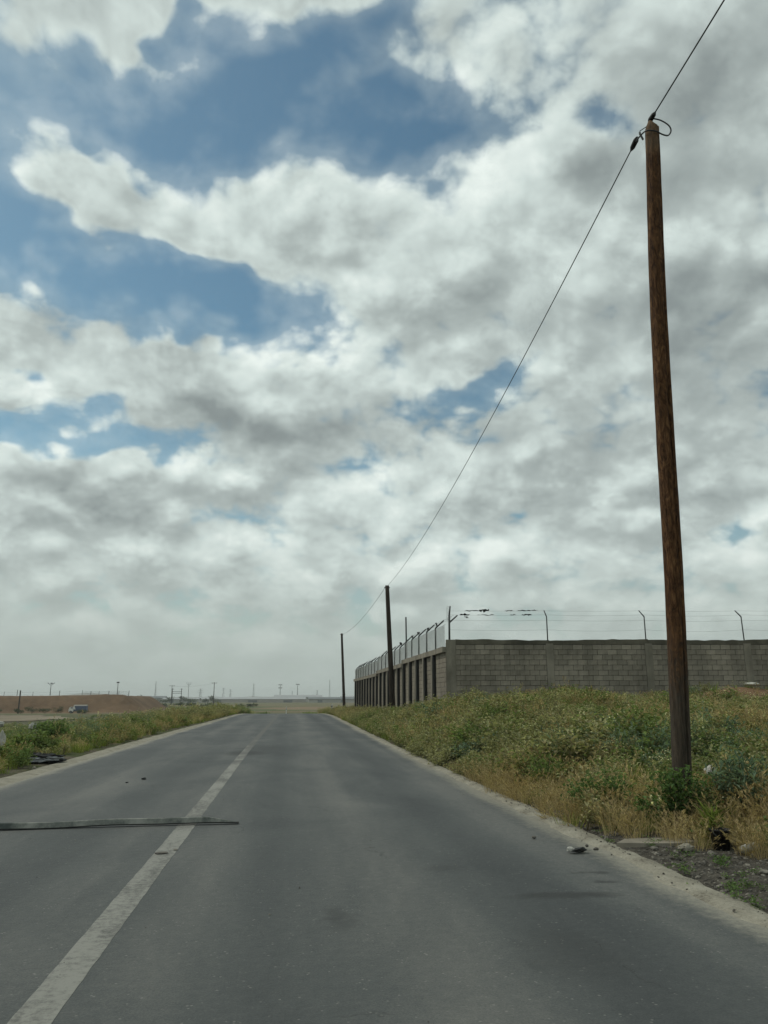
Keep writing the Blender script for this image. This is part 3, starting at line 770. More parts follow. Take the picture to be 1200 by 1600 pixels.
def seg_top(y):
    for a, b, t in segs:
        if y < b: return t
    return segs[-1][2]
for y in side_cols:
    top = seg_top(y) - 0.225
    c = MB().box((-0.01, y+0.05, (top-0.7)/2), (0.14, 0.16, top+0.7)).build('column', M['pillar_shade'], side)  # shade of the viewer-facing side, put into the pillar's colour
    MB().box((-0.055, y+0.235, (top-0.7)/2), (0.12, 0.20, top+0.7)).build('lit_side_strip', M['concrete'], c)  # separate pale strip for the pillar's lit road side
mb = MB()
for (a, b, top) in segs:
    for c in range(17):
        zc = top - 0.225 - 0.2*(c+0.5) - 0.005
        y = a - (0.2 if c % 2 else 0)
        while y < b - 0.05:
            y0 = max(y, a); y1 = min(y+0.39, b)
            if y1-y0 > 0.06:
                vs, fs = block_variant(rnd.randrange(8)); dx = rnd.uniform(-.004, .004); L = y1-y0
                mb.add([(0.06 + p[1] + dx, (y0+y1)/2 - p[0]*L/0.398, zc + p[2]*0.96) for p in vs], fs)
            y += 0.40
fix(mb.build('courses', M['block'], side))['kind'] = 'stuff'

sfence = thing('wire_fence', 'chain link fence with inward bent post tops on the receding side wall', 'fence', (SX, S0, 0))
for y in [0.25] + side_cols:
    t = seg_top(y); h = 0.98 + rnd.uniform(-.03, .03)
    if y < 0.3: continue
    p = MB().tube([(0.06, y, t-0.02), (0.06, y, t+h)], 0.038, 8).build('post', M['dark_steel'], sfence, True)
    MB().tube([(0.06, y, t+h-0.005), (0.44, y-0.02, t+h+0.34)], [0.036, 0.030], 8).build('arm', M['dark_steel'], p, True)
mb = MB(); r = 0.0026
for (a, b, top) in segs:
    y0 = max(a, 0.2); hgt = 0.90; step = 0.075; L = b - y0
    def quadwire(p, q):
        p, q = Vector(p), Vector(q); s = Vector((0.0, r, 0)); u = Vector((r, 0, 0))
        mb.add([p-s, q-s, q+s, p+s], [(0, 1, 2, 3)]); mb.add([p-u, q-u, q+u, p+u], [(0, 1, 2, 3)])
    n = int((L + hgt)/step)
    for i in range(n):
        o = -hgt + i*step
        for sgn in (1, -1):
            s0 = max(0, -o); s1 = min(hgt, L - o)
            if s1 - s0 < 0.02: continue
            za, zc = (s0, s1) if sgn > 0 else (hgt - s0, hgt - s1)
            quadwire((0.06 + 0.003*sgn, y0+o+s0, top+0.03+za), (0.06 + 0.003*sgn, y0+o+s1, top+0.03+zc))
mb.build('chain_link', M['mesh_wire'], sfence)['kind'] = 'stuff'
for dx, dz in ((0.06, 0.93), (0.22, 1.14), (0.34, 1.25), (0.44, 1.34)):
    for (a, b, top) in segs:
        pts = [(dx, a + (b-a)*i/40, top + dz + 0.015*math.sin(i*1.9)) for i in range(41)]
        MB().tube(pts, 0.004, 4).build('strand', M['dark_steel'], sfence)
for i, (y, dz, w) in enumerate(((3.4, 1.26, 0.3), (5.6, 1.22, 0.35), (8.5, 1.28, 0.3), (10.6, 1.25, 0.4), (15.0, 1.30, 0.55))):
    t = seg_top(y); r2 = random.Random(50+i); vs = []; fs = []
    for q in range(6):
        vs += [(0.30+r2.uniform(-.06, .06), w*(q/5-0.5), 0.02+r2.uniform(0, .07)), (0.34+r2.uniform(-.05, .05), w*(q/5-0.5), -0.05-r2.uniform(0, .07))]
        if q < 5: fs.append((2*q, 2*q+1, 2*q+3, 2*q+2))
    o = MB().add(vs, fs).build('plastic_scrap', M['black_plastic']); o.location = (SX, S0+y, t+dz)
    o.modifiers.new('thick', 'SOLIDIFY').thickness = 0.006
    tag(o, ('first', 'second', 'third', 'fourth', 'fifth and farthest')[i] + ' dark scrap from the corner post caught on the side wall barbed wire', 'scrap', 'scraps caught on the side fence')
# posts standing inside the compound, seen above the side fence
for (x, y, z1, r, lb) in ((8.7, 57.5, 7.2, 0.075, 'thin bare post rising inside the compound above the side fence'), (8.0, 61.0, 5.7, 0.09, 'short dark post inside the compound just behind the middle utility pole')):
    z0 = float(ground_z(x, y)) - 0.02
    o = MB().tube([(0, 0, 0), (-0.01, 0, (z1-z0)*0.5), (-0.05, 0, z1-z0)], [r, r*0.9, r*0.8], 10).build('post', M['dark_steel'], None, True)
    o.location = (x, y, z0); o.name = 'steel_post'; tag(o, lb, 'post')

# ------------------------------------------------------------------ utility poles and cable
def pole(base, top, r0, r1, mt, label, near):
    base = Vector(base); top = Vector(top); L = (top - base).length
    n = 110 if near else 12; m = 160 if near else 12; vs = []; fs = []
    q = (top - base).normalized()
    for i in range(m+1):
        t = i/m; c = base + (top-base)*t; r = r0 + (r1-r0)*t + (0.009*math.sin(math.pi*t) if near else 0)
        bend = 0.018*math.sin(t*7.0) if near else 0.0
        gro = -1.36 + 0.38*t + 0.06*math.sin(t*9) + 0.04*math.sin(t*31)
        for k in range(n):
            a = 2*math.pi*k/n; rr = r
            if near:
                rr *= 1 + 0.02*mnoise.noise(Vector((math.cos(a)*2.2, math.sin(a)*2.2, t*30))) + 0.022*mnoise.noise(Vector((math.cos(a)*6, math.sin(a)*6, t*9))) + 0.022*math.sin(3*a+t*5) + 0.012*math.sin(7*a - t*23) + 0.010*math.sin(11*a + t*60)
                dd = (a - (gro % (2*math.pi)) + math.pi) % (2*math.pi) - math.pi
                rr -= 0.055*math.exp(-(dd/0.12)**2)*(0.35 + 0.65*(0.5+0.5*math.sin(t*13+1)) if t > 0.25 else 1.0)
            vs.append((c.x - base.x + bend + rr*math.cos(a), c.y - base.y + rr*math.sin(a), c.z - base.z))
    for i in range(m):
        for k in range(n): fs.append((i*n+k, i*n+(k+1) % n, (i+1)*n+(k+1) % n, (i+1)*n+k))
    if near:    # weathered slanted top
        b = len(vs); cx, cy = top.x-base.x, top.y-base.y
        for k in range(n):
            a = 2*math.pi*k/n; vs.append((cx + 0.55*r1*math.cos(a), cy + 0.55*r1*math.sin(a), top.z-base.z + 0.075 + 0.02*math.sin(a*2)))
        for k in range(n): fs.append(((m)*n+k, m*n+(k+1) % n, b+(k+1) % n, b+k))
        vs.append((cx, cy, top.z-base.z+0.10)); e = len(vs)-1
        for k in range(n): fs.append((b+k, b+(k+1) % n, e))
    else: fs.append(tuple(m*n+k for k in range(n)))
    p = thing('utility_pole', label, 'pole', base)
    o = MB().add(vs, fs).build('shaft', mt, p, True)
    return p
P1b, P1t = Vector((4.08, 8.0, float(ground_z(4.08, 8.0)) - 0.03)), Vector((4.45, 8.0, 8.44))
P2b, P2t = Vector((5.86, 44.0, float(ground_z(5.86, 44.0)) - 0.05)), Vector((5.53, 44.0, 7.62))
P3b, P3t = Vector((5.84, 82.0, float(ground_z(5.84, 82.0)) - 0.05)), Vector((5.46, 82.0, 7.90))
p1 = pole(P1b, P1t, 0.096, 0.086, M['wood'], 'tall brown wooden utility pole with a long crack, standing in the roadside weeds', True)
p2 = pole(P2b, P2t, 0.165, 0.115, M['dark_wood'], 'dark wooden utility pole in front of the receding side wall', False)
p3 = pole(P3b, P3t, 0.16, 0.11, M['dark_wood'], 'small dark utility pole past the far end of the side wall', False)
for p, t in ((p2, P2t - P2b), (p3, P3t - P3b)):
    MB().box((t.x, t.y, t.z-0.12), (0.34, 0.05, 0.05)).build('cable_bracket', M['dark_steel'], p)
h1 = P1t - P1b
hook = MB().tube([(h1.x-0.10, h1.y+0.05, h1.z-0.13), (h1.x-0.13, h1.y+0.06, h1.z-0.04), (h1.x-0.12, h1.y+0.08, h1.z-0.0)], 0.014, 6).build('hook', M['dark_steel'], p1)

def span(a, b, sag, r, n=60):
    a, b = Vector(a), Vector(b)
    return [a + (b-a)*t - Vector((0, 0, 4*sag*t*(1-t))) for t in [i/n for i in range(n+1)]]
def cable(label, pts, r):
    c = thing('overhead_cable', label, 'cable', pts[0])
    MB().tube([p - pts[0] for p in pts], r, 6).build('conductor', M['cable'], c, True)
    return c
def clamp(c, o, d, L, r):
    d = Vector(d).normalized(); o = Vector(o)
    MB().tube([o - d*L*0.5, o - d*L*0.3, o + d*L*0.25, o + d*L*0.5], [r*0.5, r, r*0.9, r*0.35], 9).build('clamp', M['black_plastic'], c, True)
A0 = P1t + Vector((0.015, -0.02, 0.16)); A1 = Vector((2.1, -40.0, 8.6))
B0 = Vector((4.365, 8.32, 8.46)); B1 = P2t + Vector((-0.05, -0.1, -0.10))
ca = cable('black overhead cable leaving the tall pole towards the top edge of the picture', span(A0, A1, 0.83, 0.012), 0.009)
clamp(ca, (0, 0, 0.0), (0.05, -1.0, 0.1), 0.16, 0.034)
MB().tube([(0, 0.05, -0.01), (-0.03, 0.12, -0.05), (-0.12, 0.12, -0.12)], 0.006, 5).build('tie_wire', M['cable'], ca)
cb_ = cable('long sagging black cable between the tall brown pole and the middle dark pole', span(B0, B1, 0.60, 0.011), 0.008)
dB = (B1 - B0).normalized()
clamp(cb_, (0, 0, 0), dB - Vector((0, 0, 0.12)), 0.22, 0.036)
MB().tube([(0.0, -0.05, 0.03), (P1t.x - 0.12 - B0.x, P1t.y + 0.07 - B0.y, P1t.z - 0.06 - B0.z)], 0.006, 5).build('tie_wire', M['cable'], cb_)
cable('thin far cable between the middle dark pole and the small far pole', span(P2t + Vector((-0.1, 0.1, -0.10)), P3t + Vector((0, -0.1, -0.1)), 0.5, 0.012), 0.010)
J = [Vector((4.47, 8.0, 8.60)), Vector((4.58, 7.99, 8.575)), Vector((4.68, 7.98, 8.50)), Vector((4.705, 7.98, 8.42)), Vector((4.66, 7.98, 8.345)), Vector((4.55, 7.93, 8.31)), Vector((4.44, 7.885, 8.31)), Vector((4.34, 7.93, 8.34)), Vector((4.34, 8.1, 8.40)), Vector((4.36, 8.28, 8.45))]
def smooth_path(P, k=6):
    out = []
    for i in range(len(P)-1):
        p0, p1_, p2_, p3_ = P[max(i-1, 0)], P[i], P[i+1], P[min(i+2, len(P)-1)]
        for j in range(k):
            t = j/k; out.append(0.5*((2*p1_) + (p2_-p0)*t + (2*p0-5*p1_+4*p2_-p3_)*t*t + (-p0+3*p1_-3*p2_+p3_)*t**3))
    return out + [P[-1]]
jp = smooth_path(J)
jo = MB().tube([p - jp[0] for p in jp], 0.010, 6).build('jumper_cable', M['cable'], None, True); jo.location = jp[0]
tag(jo, 'black cable loop bulging round the top of the tall brown pole', 'cable')

# ------------------------------------------------------------------ wiper blade shape, built as a strip lying across the far lane
st = thing('wiper_like_strip', 'long dusty grey wiper-like strip with black lower edge lying across the lane and white line', 'strip', (-0.48, 8.80, 0))
def strip_shape(L, prof, taper):
    n = 44; vs = []; fs = []; m = len(prof)
    for i in range(n+1):
        t = i/n; x = -L*t; lift = 0.012*math.exp(-((t-0.22)/0.20)**2) + 0.004*math.sin(t*21)
        w = min(1.0, 0.12 + t/taper) if taper else 1.0
        y = -0.19*t*1.2 + 0.05*math.sin(t*4.2)
        for (py, pz) in prof: vs.append((x, y + py*w, lift + 0.006 + pz*(w if pz > 0.02 else 1)))
    for i in range(n):
        for q in range(m): fs.append((i*m+q, i*m+(q+1) % m, (i+1)*m+(q+1) % m, (i+1)*m+q))
    fs += [tuple(range(m)), tuple(n*m+q for q in range(m-1, -1, -1))]
    return MB().add(vs, fs)
fix(strip_shape(3.6, [(-0.030, 0.0105), (0.03, 0.0105), (0.05, 0.050), (0.0, 0.062), (-0.012, 0.056)], 0.10).build('body', M['strip'], st))
fix(strip_shape(3.6, [(-0.036, 0.0), (0.03, 0.0), (0.03, 0.0102), (-0.036, 0.0102)], 0).build('rubber_edge', M['rubber'], st))

# ------------------------------------------------------------------ stones, debris and litter
def rock_mesh(seed, flat=0.7, rough=0.25, sub=1):
    bm = bmesh.new(); bmesh.ops.create_icosphere(bm, subdivisions=sub, radius=0.5); r = random.Random(seed)
    ax = Vector((r.uniform(.75, 1.25), r.uniform(.75, 1.25), flat*r.uniform(.8, 1.2)))
    for v in bm.verts:
        k = 1 + r.uniform(-rough, rough); v.co = Vector((v.co.x*ax.x*k, v.co.y*ax.y*k, v.co.z*ax.z*k))
    me = bpy.data.meshes.new('stone'); bm.to_mesh(me); bm.free(); return me
def stone(x, y, s, seed, mt, label, cat='stone', name='stone', flat=0.6, z=None, rz=0, sx=1.0, group=None, sub=2):
    me = rock_mesh(seed, flat, 0.16, sub); me.materials.append(mt)
    o = link(name, me); z = float(ground_z(x, y)) if z is None else z
    o.location = (x, y, z + 0.5*s*flat*0.75); o.scale = (s*sx, s, s); o.rotation_euler = (0, 0, rz)
    return tag(o, label, cat, group)
stone(-2.30, 13.6, 0.10, 1, M['black_plastic'], 'small black lump lying on the far lane', 'debris', 'road_debris', 0.35, 0.0)
stone(-2.47, 13.1, 0.05, 12, M['black_plastic'], 'tiny dark crumb beside the black lump on the far lane', 'debris', 'road_debris', 0.4, 0.0)
stone(-1.04, 7.25, 0.062, 2, M['dark_stone'], 'flat clod of dirt sitting on the white centre line', 'debris', 'road_debris', 0.25, 0.004, 0.2, 1.5)
stone(-0.94, 7.40, 0.04, 13, M['stone'], 'tan crumb beside the clod on the white centre line', 'debris', 'road_debris', 0.25, 0.004)
# crushed packet on the near verge
def crumpled(name, loc, size, seed, mt, label, cat, rz=0, spike=0.35, sub=3, parent=None):
    bm = bmesh.new(); bmesh.ops.create_icosphere(bm, subdivisions=sub, radius=0.5)
    off = Vector((seed*3.1, seed*1.7, seed*0.9))
    for v in bm.verts:
        k = 1 + spike*(mnoise.noise(v.co*3.1 + off) + 0.7*mnoise.noise(v.co*7.3 + off)); v.co = Vector((v.co.x*size[0]*k, v.co.y*size[1]*k, max(v.co.z, -0.38)*size[2]*k))
    me = bpy.data.meshes.new(name); bm.to_mesh(me); bm.free(); me.materials.append(mt)
    o = link(name, me, parent); o.location = loc; o.rotation_euler = (0, 0, rz)
    if parent is None: tag(o, label, cat)
    return o
pk = thing('crushed_packet', 'crushed white and dark packet on the asphalt near the pale road edge', 'litter', (2.52, 6.90, 0.0), 0.3)
crumpled('wrapper', (-0.05, 0.02, 0.022), (0.075, 0.05, 0.04), 2, M['white_plastic'], None, None, 0, 0.5, 2, pk)
crumpled('flap', (0.02, -0.01, 0.016), (0.17, 0.06, 0.045), 5, M['black_plastic'], None, None, 0.1, 0.5, 2, pk)
stone(2.66, 7.02, 0.035, 14, M['dark_stone'], 'dark pebble just behind the crushed packet', 'stone', 'stone', 0.6, 0.02)
stone(2.68, 6.86, 0.04, 15, M['dark_stone'], 'dark pebble to one side of the crushed packet', 'stone', 'stone', 0.6, 0.02)
stone(2.36, 7.6, 0.05, 16, M['dark_stone'], 'lone dark pebble on the asphalt before the crushed packet', 'stone', 'stone', 0.5, 0.0)
# broken slab, offcut, rag and black bucket on the verge
sl = MB(); r = random.Random(3); pts = [(-0.36, -0.10), (-0.12, -0.15), (0.20, -0.13), (0.36, -0.06), (0.30, 0.09), (0.05, 0.15), (-0.25, 0.10)]
n = len(pts); vs = [(p[0], p[1], 0) for p in pts] + [(p[0]*0.97, p[1]*0.95, 0.045+r.uniform(-.008, .008)) for p in pts]
sl.add(vs, [tuple(range(n-1, -1, -1)), tuple(range(n, 2*n))] + [(k, (k+1) % n, n+(k+1) % n, n+k) for k in range(n)])
o = sl.build('concrete_slab', M['concrete']); o.location = (3.38, 7.22, float(ground_z(3.38, 7.22)) - 0.018); o.rotation_euler = (0.03, -0.02, -0.25)
tag(o, 'flat broken slab lying at the foot of the dry grass', 'slab')
vs = []; L, rr = 0.17, 0.034
o = MB().tube([(-L/2, 0, 0), (-L*0.2, 0, 0.004), (L*0.25, 0, 0), (L/2, 0, 0.003)], [rr*0.95, rr, rr*1.03, rr*0.9], 10).build('pipe_offcut', M['white_plastic'], None, True)
o.location = (3.95, 6.62, float(ground_z(3.95, 6.62)) + 0.055); o.rotation_euler = (0, -0.16, 0.25)
tag(o, 'short pale cylindrical offcut lying on the gravel verge beneath the dry grass', 'offcut')
crumpled('paper_rag', (3.47, 6.80, float(ground_z(3.47, 6.8)) + 0.035), (0.15, 0.10, 0.06), 4, M['cardboard'], 'crumpled pale paper on the gravel between the slab and the black bucket', 'paper', 0.4, 0.5)
bx, by = 3.83, 6.86; bk = thing('bucket', 'black plastic bucket at the edge of the dry grass by the gravel verge', 'bucket', (bx, by, float(ground_z(bx, by)) - 0.03), 0.3)
n = 20; ring = lambda rad, z: [(rad*math.cos(2*math.pi*k/n), rad*math.sin(2*math.pi*k/n), z) for k in range(n)]
prof = [(0.066, 0.0), (0.086, 0.185), (0.094, 0.187), (0.094, 0.20), (0.081, 0.20), (0.062, 0.02)]
vs = [p for a, z in prof for p in ring(a, z)]; m = len(prof)
fs = [(i*n+k, i*n+(k+1) % n, (i+1)*n+(k+1) % n, (i+1)*n+k) for i in range(m-1) for k in range(n)] + [tuple(range(n-1, -1, -1)), tuple((m-1)*n+k for k in range(n))]
MB().add(vs, fs).build('body', M['black_plastic'], bk, True)
MB().tube([(0.094*math.cos(t), 0.094*math.sin(t)*0.35 - 0.09*math.sin(t), 0.19 - 0.075*math.sin(t)) for t in [math.pi*i/12 for i in range(13)]], 0.004, 5).build('handle', M['dark_steel'], bk)
for i, (x, y, s, lb) in enumerate(((4.02, 6.95, 0.085, 'pale stone touching the dry grass next to the black bucket'), (3.60, 6.62, 0.07, 'grey stone on the gravel below the black bucket'), (3.62, 5.9, 0.07, 'white chip of stone among the dark gravel'),
        (4.05, 5.75, 0.10, 'biggest pale stone at the lower edge of the dark gravel'), (3.25, 6.95, 0.06, 'small tan stone below the broken slab'))):
    stone(x, y, s, 20+i, M['stone'], lb, 'stone', 'stone', 0.6)
# white stone on the soil mound by the wall, and pale lumps among the weeds
stone(17.55, 28.1, 0.42, 40, M['white_plastic'], 'white oblong stone on top of the soil mound before the block wall', 'stone', 'stone', 0.45, float(ground_z(17.55, 28.1)) + 0.03, 0.4, 1.7)
stone(16.9, 23.6, 0.28, 41, M['stone'], 'pale stone in the weeds below the soil mound', 'stone', 'stone', 0.6, float(ground_z(16.9, 23.6)) + 0.25)
crumpled('plastic_bag', (4.98, 9.0, float(ground_z(4.98, 9.0)) + 0.33), (0.13, 0.11, 0.13), 7, M['white_plastic'], 'off white plastic bag caught in the weeds beside the tall pole', 'bag', 0.3, 0.5)
crumpled('plastic_bag', (-6.05, 17.6, float(ground_z(-6.05, 17.6)) + 0.60), (0.22, 0.15, 0.14), 8, M['white_plastic'], 'upper white plastic bag snagged in the grey bush on the far verge', 'bag', 0.2, 0.55)
crumpled('plastic_bag', (-5.72, 17.0, float(ground_z(-5.72, 17.0)) + 0.36), (0.11, 0.10, 0.34), 9, M['white_plastic'], 'tall torn white plastic bag hanging in the bush above the litter pile', 'bag', 0.2, 0.55)
crumpled('plastic_bag', (-6.85, 22.6, float(ground_z(-6.85, 22.6)) + 0.42), (0.20, 0.15, 0.16), 10, M['white_plastic'], 'small white plastic bag alone in the green weeds before the track', 'bag', 0.2, 0.5)
lp = Vector((-5.02, 17.1, float(ground_z(-5.02, 17.1))))
crumpled('litter_bag', lp + Vector((0.06, 0, 0.07)), (0.95, 0.36, 0.22), 11, M['black_plastic'], 'torn black rubbish bag lying along the pale edge of the far verge', 'rubbish bag', 0.55, 0.7, 4)
crumpled('litter_sheet', lp + Vector((0.16, -0.16, 0.09)), (0.55, 0.13, 0.10), 12, M['grey_plastic'], 'crumpled grey plastic sheeting on the torn black rubbish bag', 'sheeting', 0.62, 0.9, 4)
o = MB().box((0, 0, 0), (0.50, 0.30, 0.05), Matrix.Rotation(0.5, 3, 'Y')).build('cardboard_piece', M['cardboard'])
b = o.modifiers.new('bevel', 'BEVEL'); b.width = 0.012; b.segments = 2
o.location = lp + Vector((-0.66, -0.28, 0.12)); o.rotation_euler = (0.4, 0.15, 0.35)
tag(o, 'pale tilted board leaning beside the torn black rubbish bag', 'board')
stone(-4.62, 15.6, 0.07, 44, M['stone'], 'grey pebble on the pale edge in front of the rubbish bag', 'stone', 'stone', 0.6, 0.02)

# white marker stakes near the crest
for (x, y, lb) in ((3.75, 68.0, 'white marker stake at the crest by the near verge'), (-0.2, 118.0, 'small white marker stake beyond the crest of the road')):
    z = float(ground_z(x, y)); s = thing('marker_stake', lb, 'stake', (x, y, z - 0.02))
    h = 0.8 if y < 100 else 1.45
    MB().add([(-0.07, -0.05, 0), (0.07, -0.05, 0), (0.07, 0.05, 0), (-0.07, 0.05, 0), (-0.05, -0.04, h), (0.07, -0.04, h+0.05), (0.07, 0.04, h+0.05), (-0.05, 0.04, h)], [(3, 2, 1, 0), (4, 5, 6, 7), (0, 1, 5, 4), (1, 2, 6, 5), (2, 3, 7, 6), (3, 0, 4, 7)]).build('stake', M['white_paint'], s)
    MB().box((0.0, -0.055, h*0.78), (0.09, 0.012, 0.12)).build('reflector', M['dark_steel'], s)

# ------------------------------------------------------------------ vegetation prototypes
class PB:
    def __init__(s): s.v = []; s.f = []; s.m = []
    def add(s, vs, fs, mi=0):
        b = len(s.v); s.v += vs; s.f += [tuple(b+i for i in q) for q in fs]; s.m += [mi]*len(fs)
    def blade(s, x, y, az, h, lean, w, z0=0.0, seg=3, mi=0, curl=1.6):
        ca, sa = math.cos(az), math.sin(az); vs = []
        for i in range(seg+1):
            t = i/seg; o = lean*t**curl; ww = w*(1-t)**0.7*0.5 if i < seg else 0
            px, py, pz = x+ca*o, y+sa*o, z0 + h*(t - 0.18*(lean/h)*t*t)
            if i < seg: vs += [(px - sa*ww, py + ca*ww, pz), (px + sa*ww, py - ca*ww, pz)]
            else: vs.append((px, py, pz))
        fs = [(2*i, 2*i+1, 2*i+3, 2*i+2) for i in range(seg-1)] + [(2*seg-2, 2*seg-1, 2*seg)]
        s.add(vs, fs, mi); return vs[-1]
    def leaf(s, p, d, L, w, mi=0, fold=0.25, r=rnd):
        d = Vector(d).normalized(); sd = d.cross(Vector((0, 0, 1)))
        if sd.length < 0.1: sd = Vector((1, 0, 0))
        sd.normalize(); up = sd.cross(d); p = Vector(p)
        a = p + d*L*0.45 + sd*w*0.5 + up*w*fold; b = p + d*L*0.45 - sd*w*0.5 + up*w*fold; e = p + d*L - up*L*0.12
        s.add([tuple(p), tuple(a), tuple(e), tuple(b)], [(0, 1, 2), (0, 2, 3)], mi)
    def obj(s, name, mats):
        me = bpy.data.meshes.new(name); me.from_pydata(s.v, [], s.f); me.update()
        for m in mats: me.materials.append(m)
        me.polygons.foreach_set('material_index', s.m)
        return bpy.data.objects.new(name, me)
def rdir(r, zmin=-0.2, zmax=1.0):
    a = r.uniform(0, 2*math.pi); z = r.uniform(zmin, zmax); q = math.sqrt(max(0, 1-z*z)); return Vector((q*math.cos(a), q*math.sin(a), z))

def grass_clump(seed, n, h, spread, w, mats, seeds=0.0, lean=0.5):
    r = random.Random(seed); b = PB()
    for i in range(n):
        a = r.uniform(0, 6.283); q = spread*math.sqrt(r.random()); hh = h*r.uniform(0.45, 1.1)
        az = a + r.uniform(-0.9, 0.9)
        tip = b.blade(q*math.cos(a), q*math.sin(a), az, hh, hh*lean*r.uniform(0.2, 1.2), w*r.uniform(0.7, 1.3), -0.03)
        if r.random() < seeds:      # nodding seed head
            t = Vector(tip); d = Vector((math.cos(az)*0.7, math.sin(az)*0.7, 0.6)).normalized()
            for k in range(5):
                b.leaf(t - d*0.012*k + Vector((0, 0, 0.0)), d + rdir(r)*0.5, r.uniform(0.035, 0.06), 0.010, 1 if len(mats) > 1 else 0)
    return b.obj('tuft', mats)
def weed(seed, n, h, rad, L, w, mats, droop=0.0, flowers=0):
    r = random.Random(seed); b = PB()
    stems = []
    for i in range(9):
        d = rdir(r, 0.35, 0.95); top = Vector((d.x*rad, d.y*rad, h*r.uniform(0.6, 1.05)))
        stems.append(top); b.blade(0, 0, math.atan2(d.y, d.x), top.z, math.hypot(top.x, top.y), 0.012, -0.03, 3, 1, 1.2)
    for i in range(n):
        s = stems[r.randrange(9)]; t = r.uniform(0.25, 1.05)
        p = Vector((s.x*t**1.2, s.y*t**1.2, s.z*t)) + Vector((r.gauss(0, rad*0.16), r.gauss(0, rad*0.16), r.gauss(0, h*0.07)))
        p.z = max(p.z, 0.0); d = rdir(r, -0.25, 0.9); d += Vector((p.x, p.y, 0))*0.8/rad
        k = r.uniform(0.6, 1.25); b.leaf(p, d, L*k, w*k, 0)
    for i in range(flowers):
        s = stems[r.randrange(9)]; p = Vector((s.x, s.y, s.z))*r.uniform(0.95, 1.15) + Vector((r.gauss(0, .05), r.gauss(0, .05), 0.02))
        for k in range(4): b.leaf(p, rdir(r, 0.1, 0.9), 0.016, 0.014, 2)
    return b.obj('weed', mats)

def scatter(name, protos, pts, scl, idx, label, cat, tilt=0.12):
    # one object: points that each carry a plant
    col = bpy.data.collections.new(name + '_kinds')
    for i, p in enumerate(protos):
        p.name = '%s_kind_%02d' % (name, i); col.objects.link(p)
    n = len(pts); me = bpy.data.meshes.new(name); me.vertices.add(n); me.vertices.foreach_set('co', np.asarray(pts, np.float32).ravel())
    rot = np.stack([rng.normal(0, tilt, n), rng.normal(0, tilt, n), rng.uniform(0, 6.283, n)], 1).astype(np.float32)
    a = me.attributes.new('rot', 'FLOAT_VECTOR', 'POINT'); a.data.foreach_set('vector', rot.ravel())
    s = np.repeat(np.asarray(scl, np.float32)[:, None], 3, 1); s[:, 2] *= rng.uniform(0.8, 1.2, n)
    a = me.attributes.new('scl', 'FLOAT_VECTOR', 'POINT'); a.data.foreach_set('vector', s.ravel())
    a = me.attributes.new('idx', 'INT', 'POINT'); a.data.foreach_set('value', np.asarray(idx, np.int32))
    me.update(); o = link(name, me)
    g = bpy.data.node_groups.new(name, 'GeometryNodeTree')
    g.interface.new_socket('Geometry', in_out='INPUT', socket_type='NodeSocketGeometry'); g.interface.new_socket('Geometry', in_out='OUTPUT', socket_type='NodeSocketGeometry')
    N = g.nodes; gi = N.new('NodeGroupInput'); go = N.new('NodeGroupOutput'); ci = N.new('GeometryNodeCollectionInfo'); ip = N.new('GeometryNodeInstanceOnPoints')
    ci.inputs[0].default_value = col; ci.inputs['Separate Children'].default_value = True; ci.inputs['Reset Children'].default_value = True
    ip.inputs['Pick Instance'].default_value = True
    def attr(nm, t):
        q = N.new('GeometryNodeInputNamedAttribute'); q.data_type = t; q.inputs[0].default_value = nm; return q.outputs[0]
    L = g.links.new
    L(gi.outputs[0], ip.inputs['Points']); L(ci.outputs[0], ip.inputs['Instance']); L(attr('idx', 'INT'), ip.inputs['Instance Index'])
    L(attr('rot', 'FLOAT_VECTOR'), ip.inputs['Rotation']); L(attr('scl', 'FLOAT_VECTOR'), ip.inputs['Scale']); L(ip.outputs[0], go.inputs[0])
    mod = o.modifiers.new('scatter', 'NODES'); mod.node_group = g
    return tag(o, label, cat, kind='stuff')

def sample(x0, x1, y0, y1, per_m2, accept):
    n = int((x1-x0)*(y1-y0)*per_m2); x = rng.uniform(x0, x1, n); y = rng.uniform(y0, y1, n)
    k = rng.random(n) < accept(x, y); x, y = x[k], y[k]; z = ground_z(x, y)
    k = in_view(x, y, z + 0.2) & ~((((x-17.2)/2.3)**2 + ((y-28.0)/1.5)**2 < 1) & (rng.random(len(x)) < 0.93)); return np.stack([x[k], y[k], z[k]], 1)
def patch(x, y, s, seed): return 0.5 + 0.5*wav(x, y, s, seed)
def open_soil(x, y): return (patch(x, y, 1.7, 12.0)*0.6 + patch(x, y, 3.9, 5.0)*0.4) < 0.30
def wall_clear(x, y):   # keep plants off the masonry and out of the compound
    front = (y - 32.0)*_cy + (x - 6.5)*_sy < -0.12
    return np.where(x > 6.25, front & (y < 33.0), True)
def on_right(x, y): return (x > bank_start(y) - 0.12 + 0.10*wav(x, y, 4.0, 1)) & wall_clear(x, y) & ~(open_soil(x, y) & (y > 9))
def on_left(x, y): return (x < left_out(y) - 0.25 + 0.12*wav(x, y, 3.0, 5))
def bank_d(x, y): return x - bank_start(y)

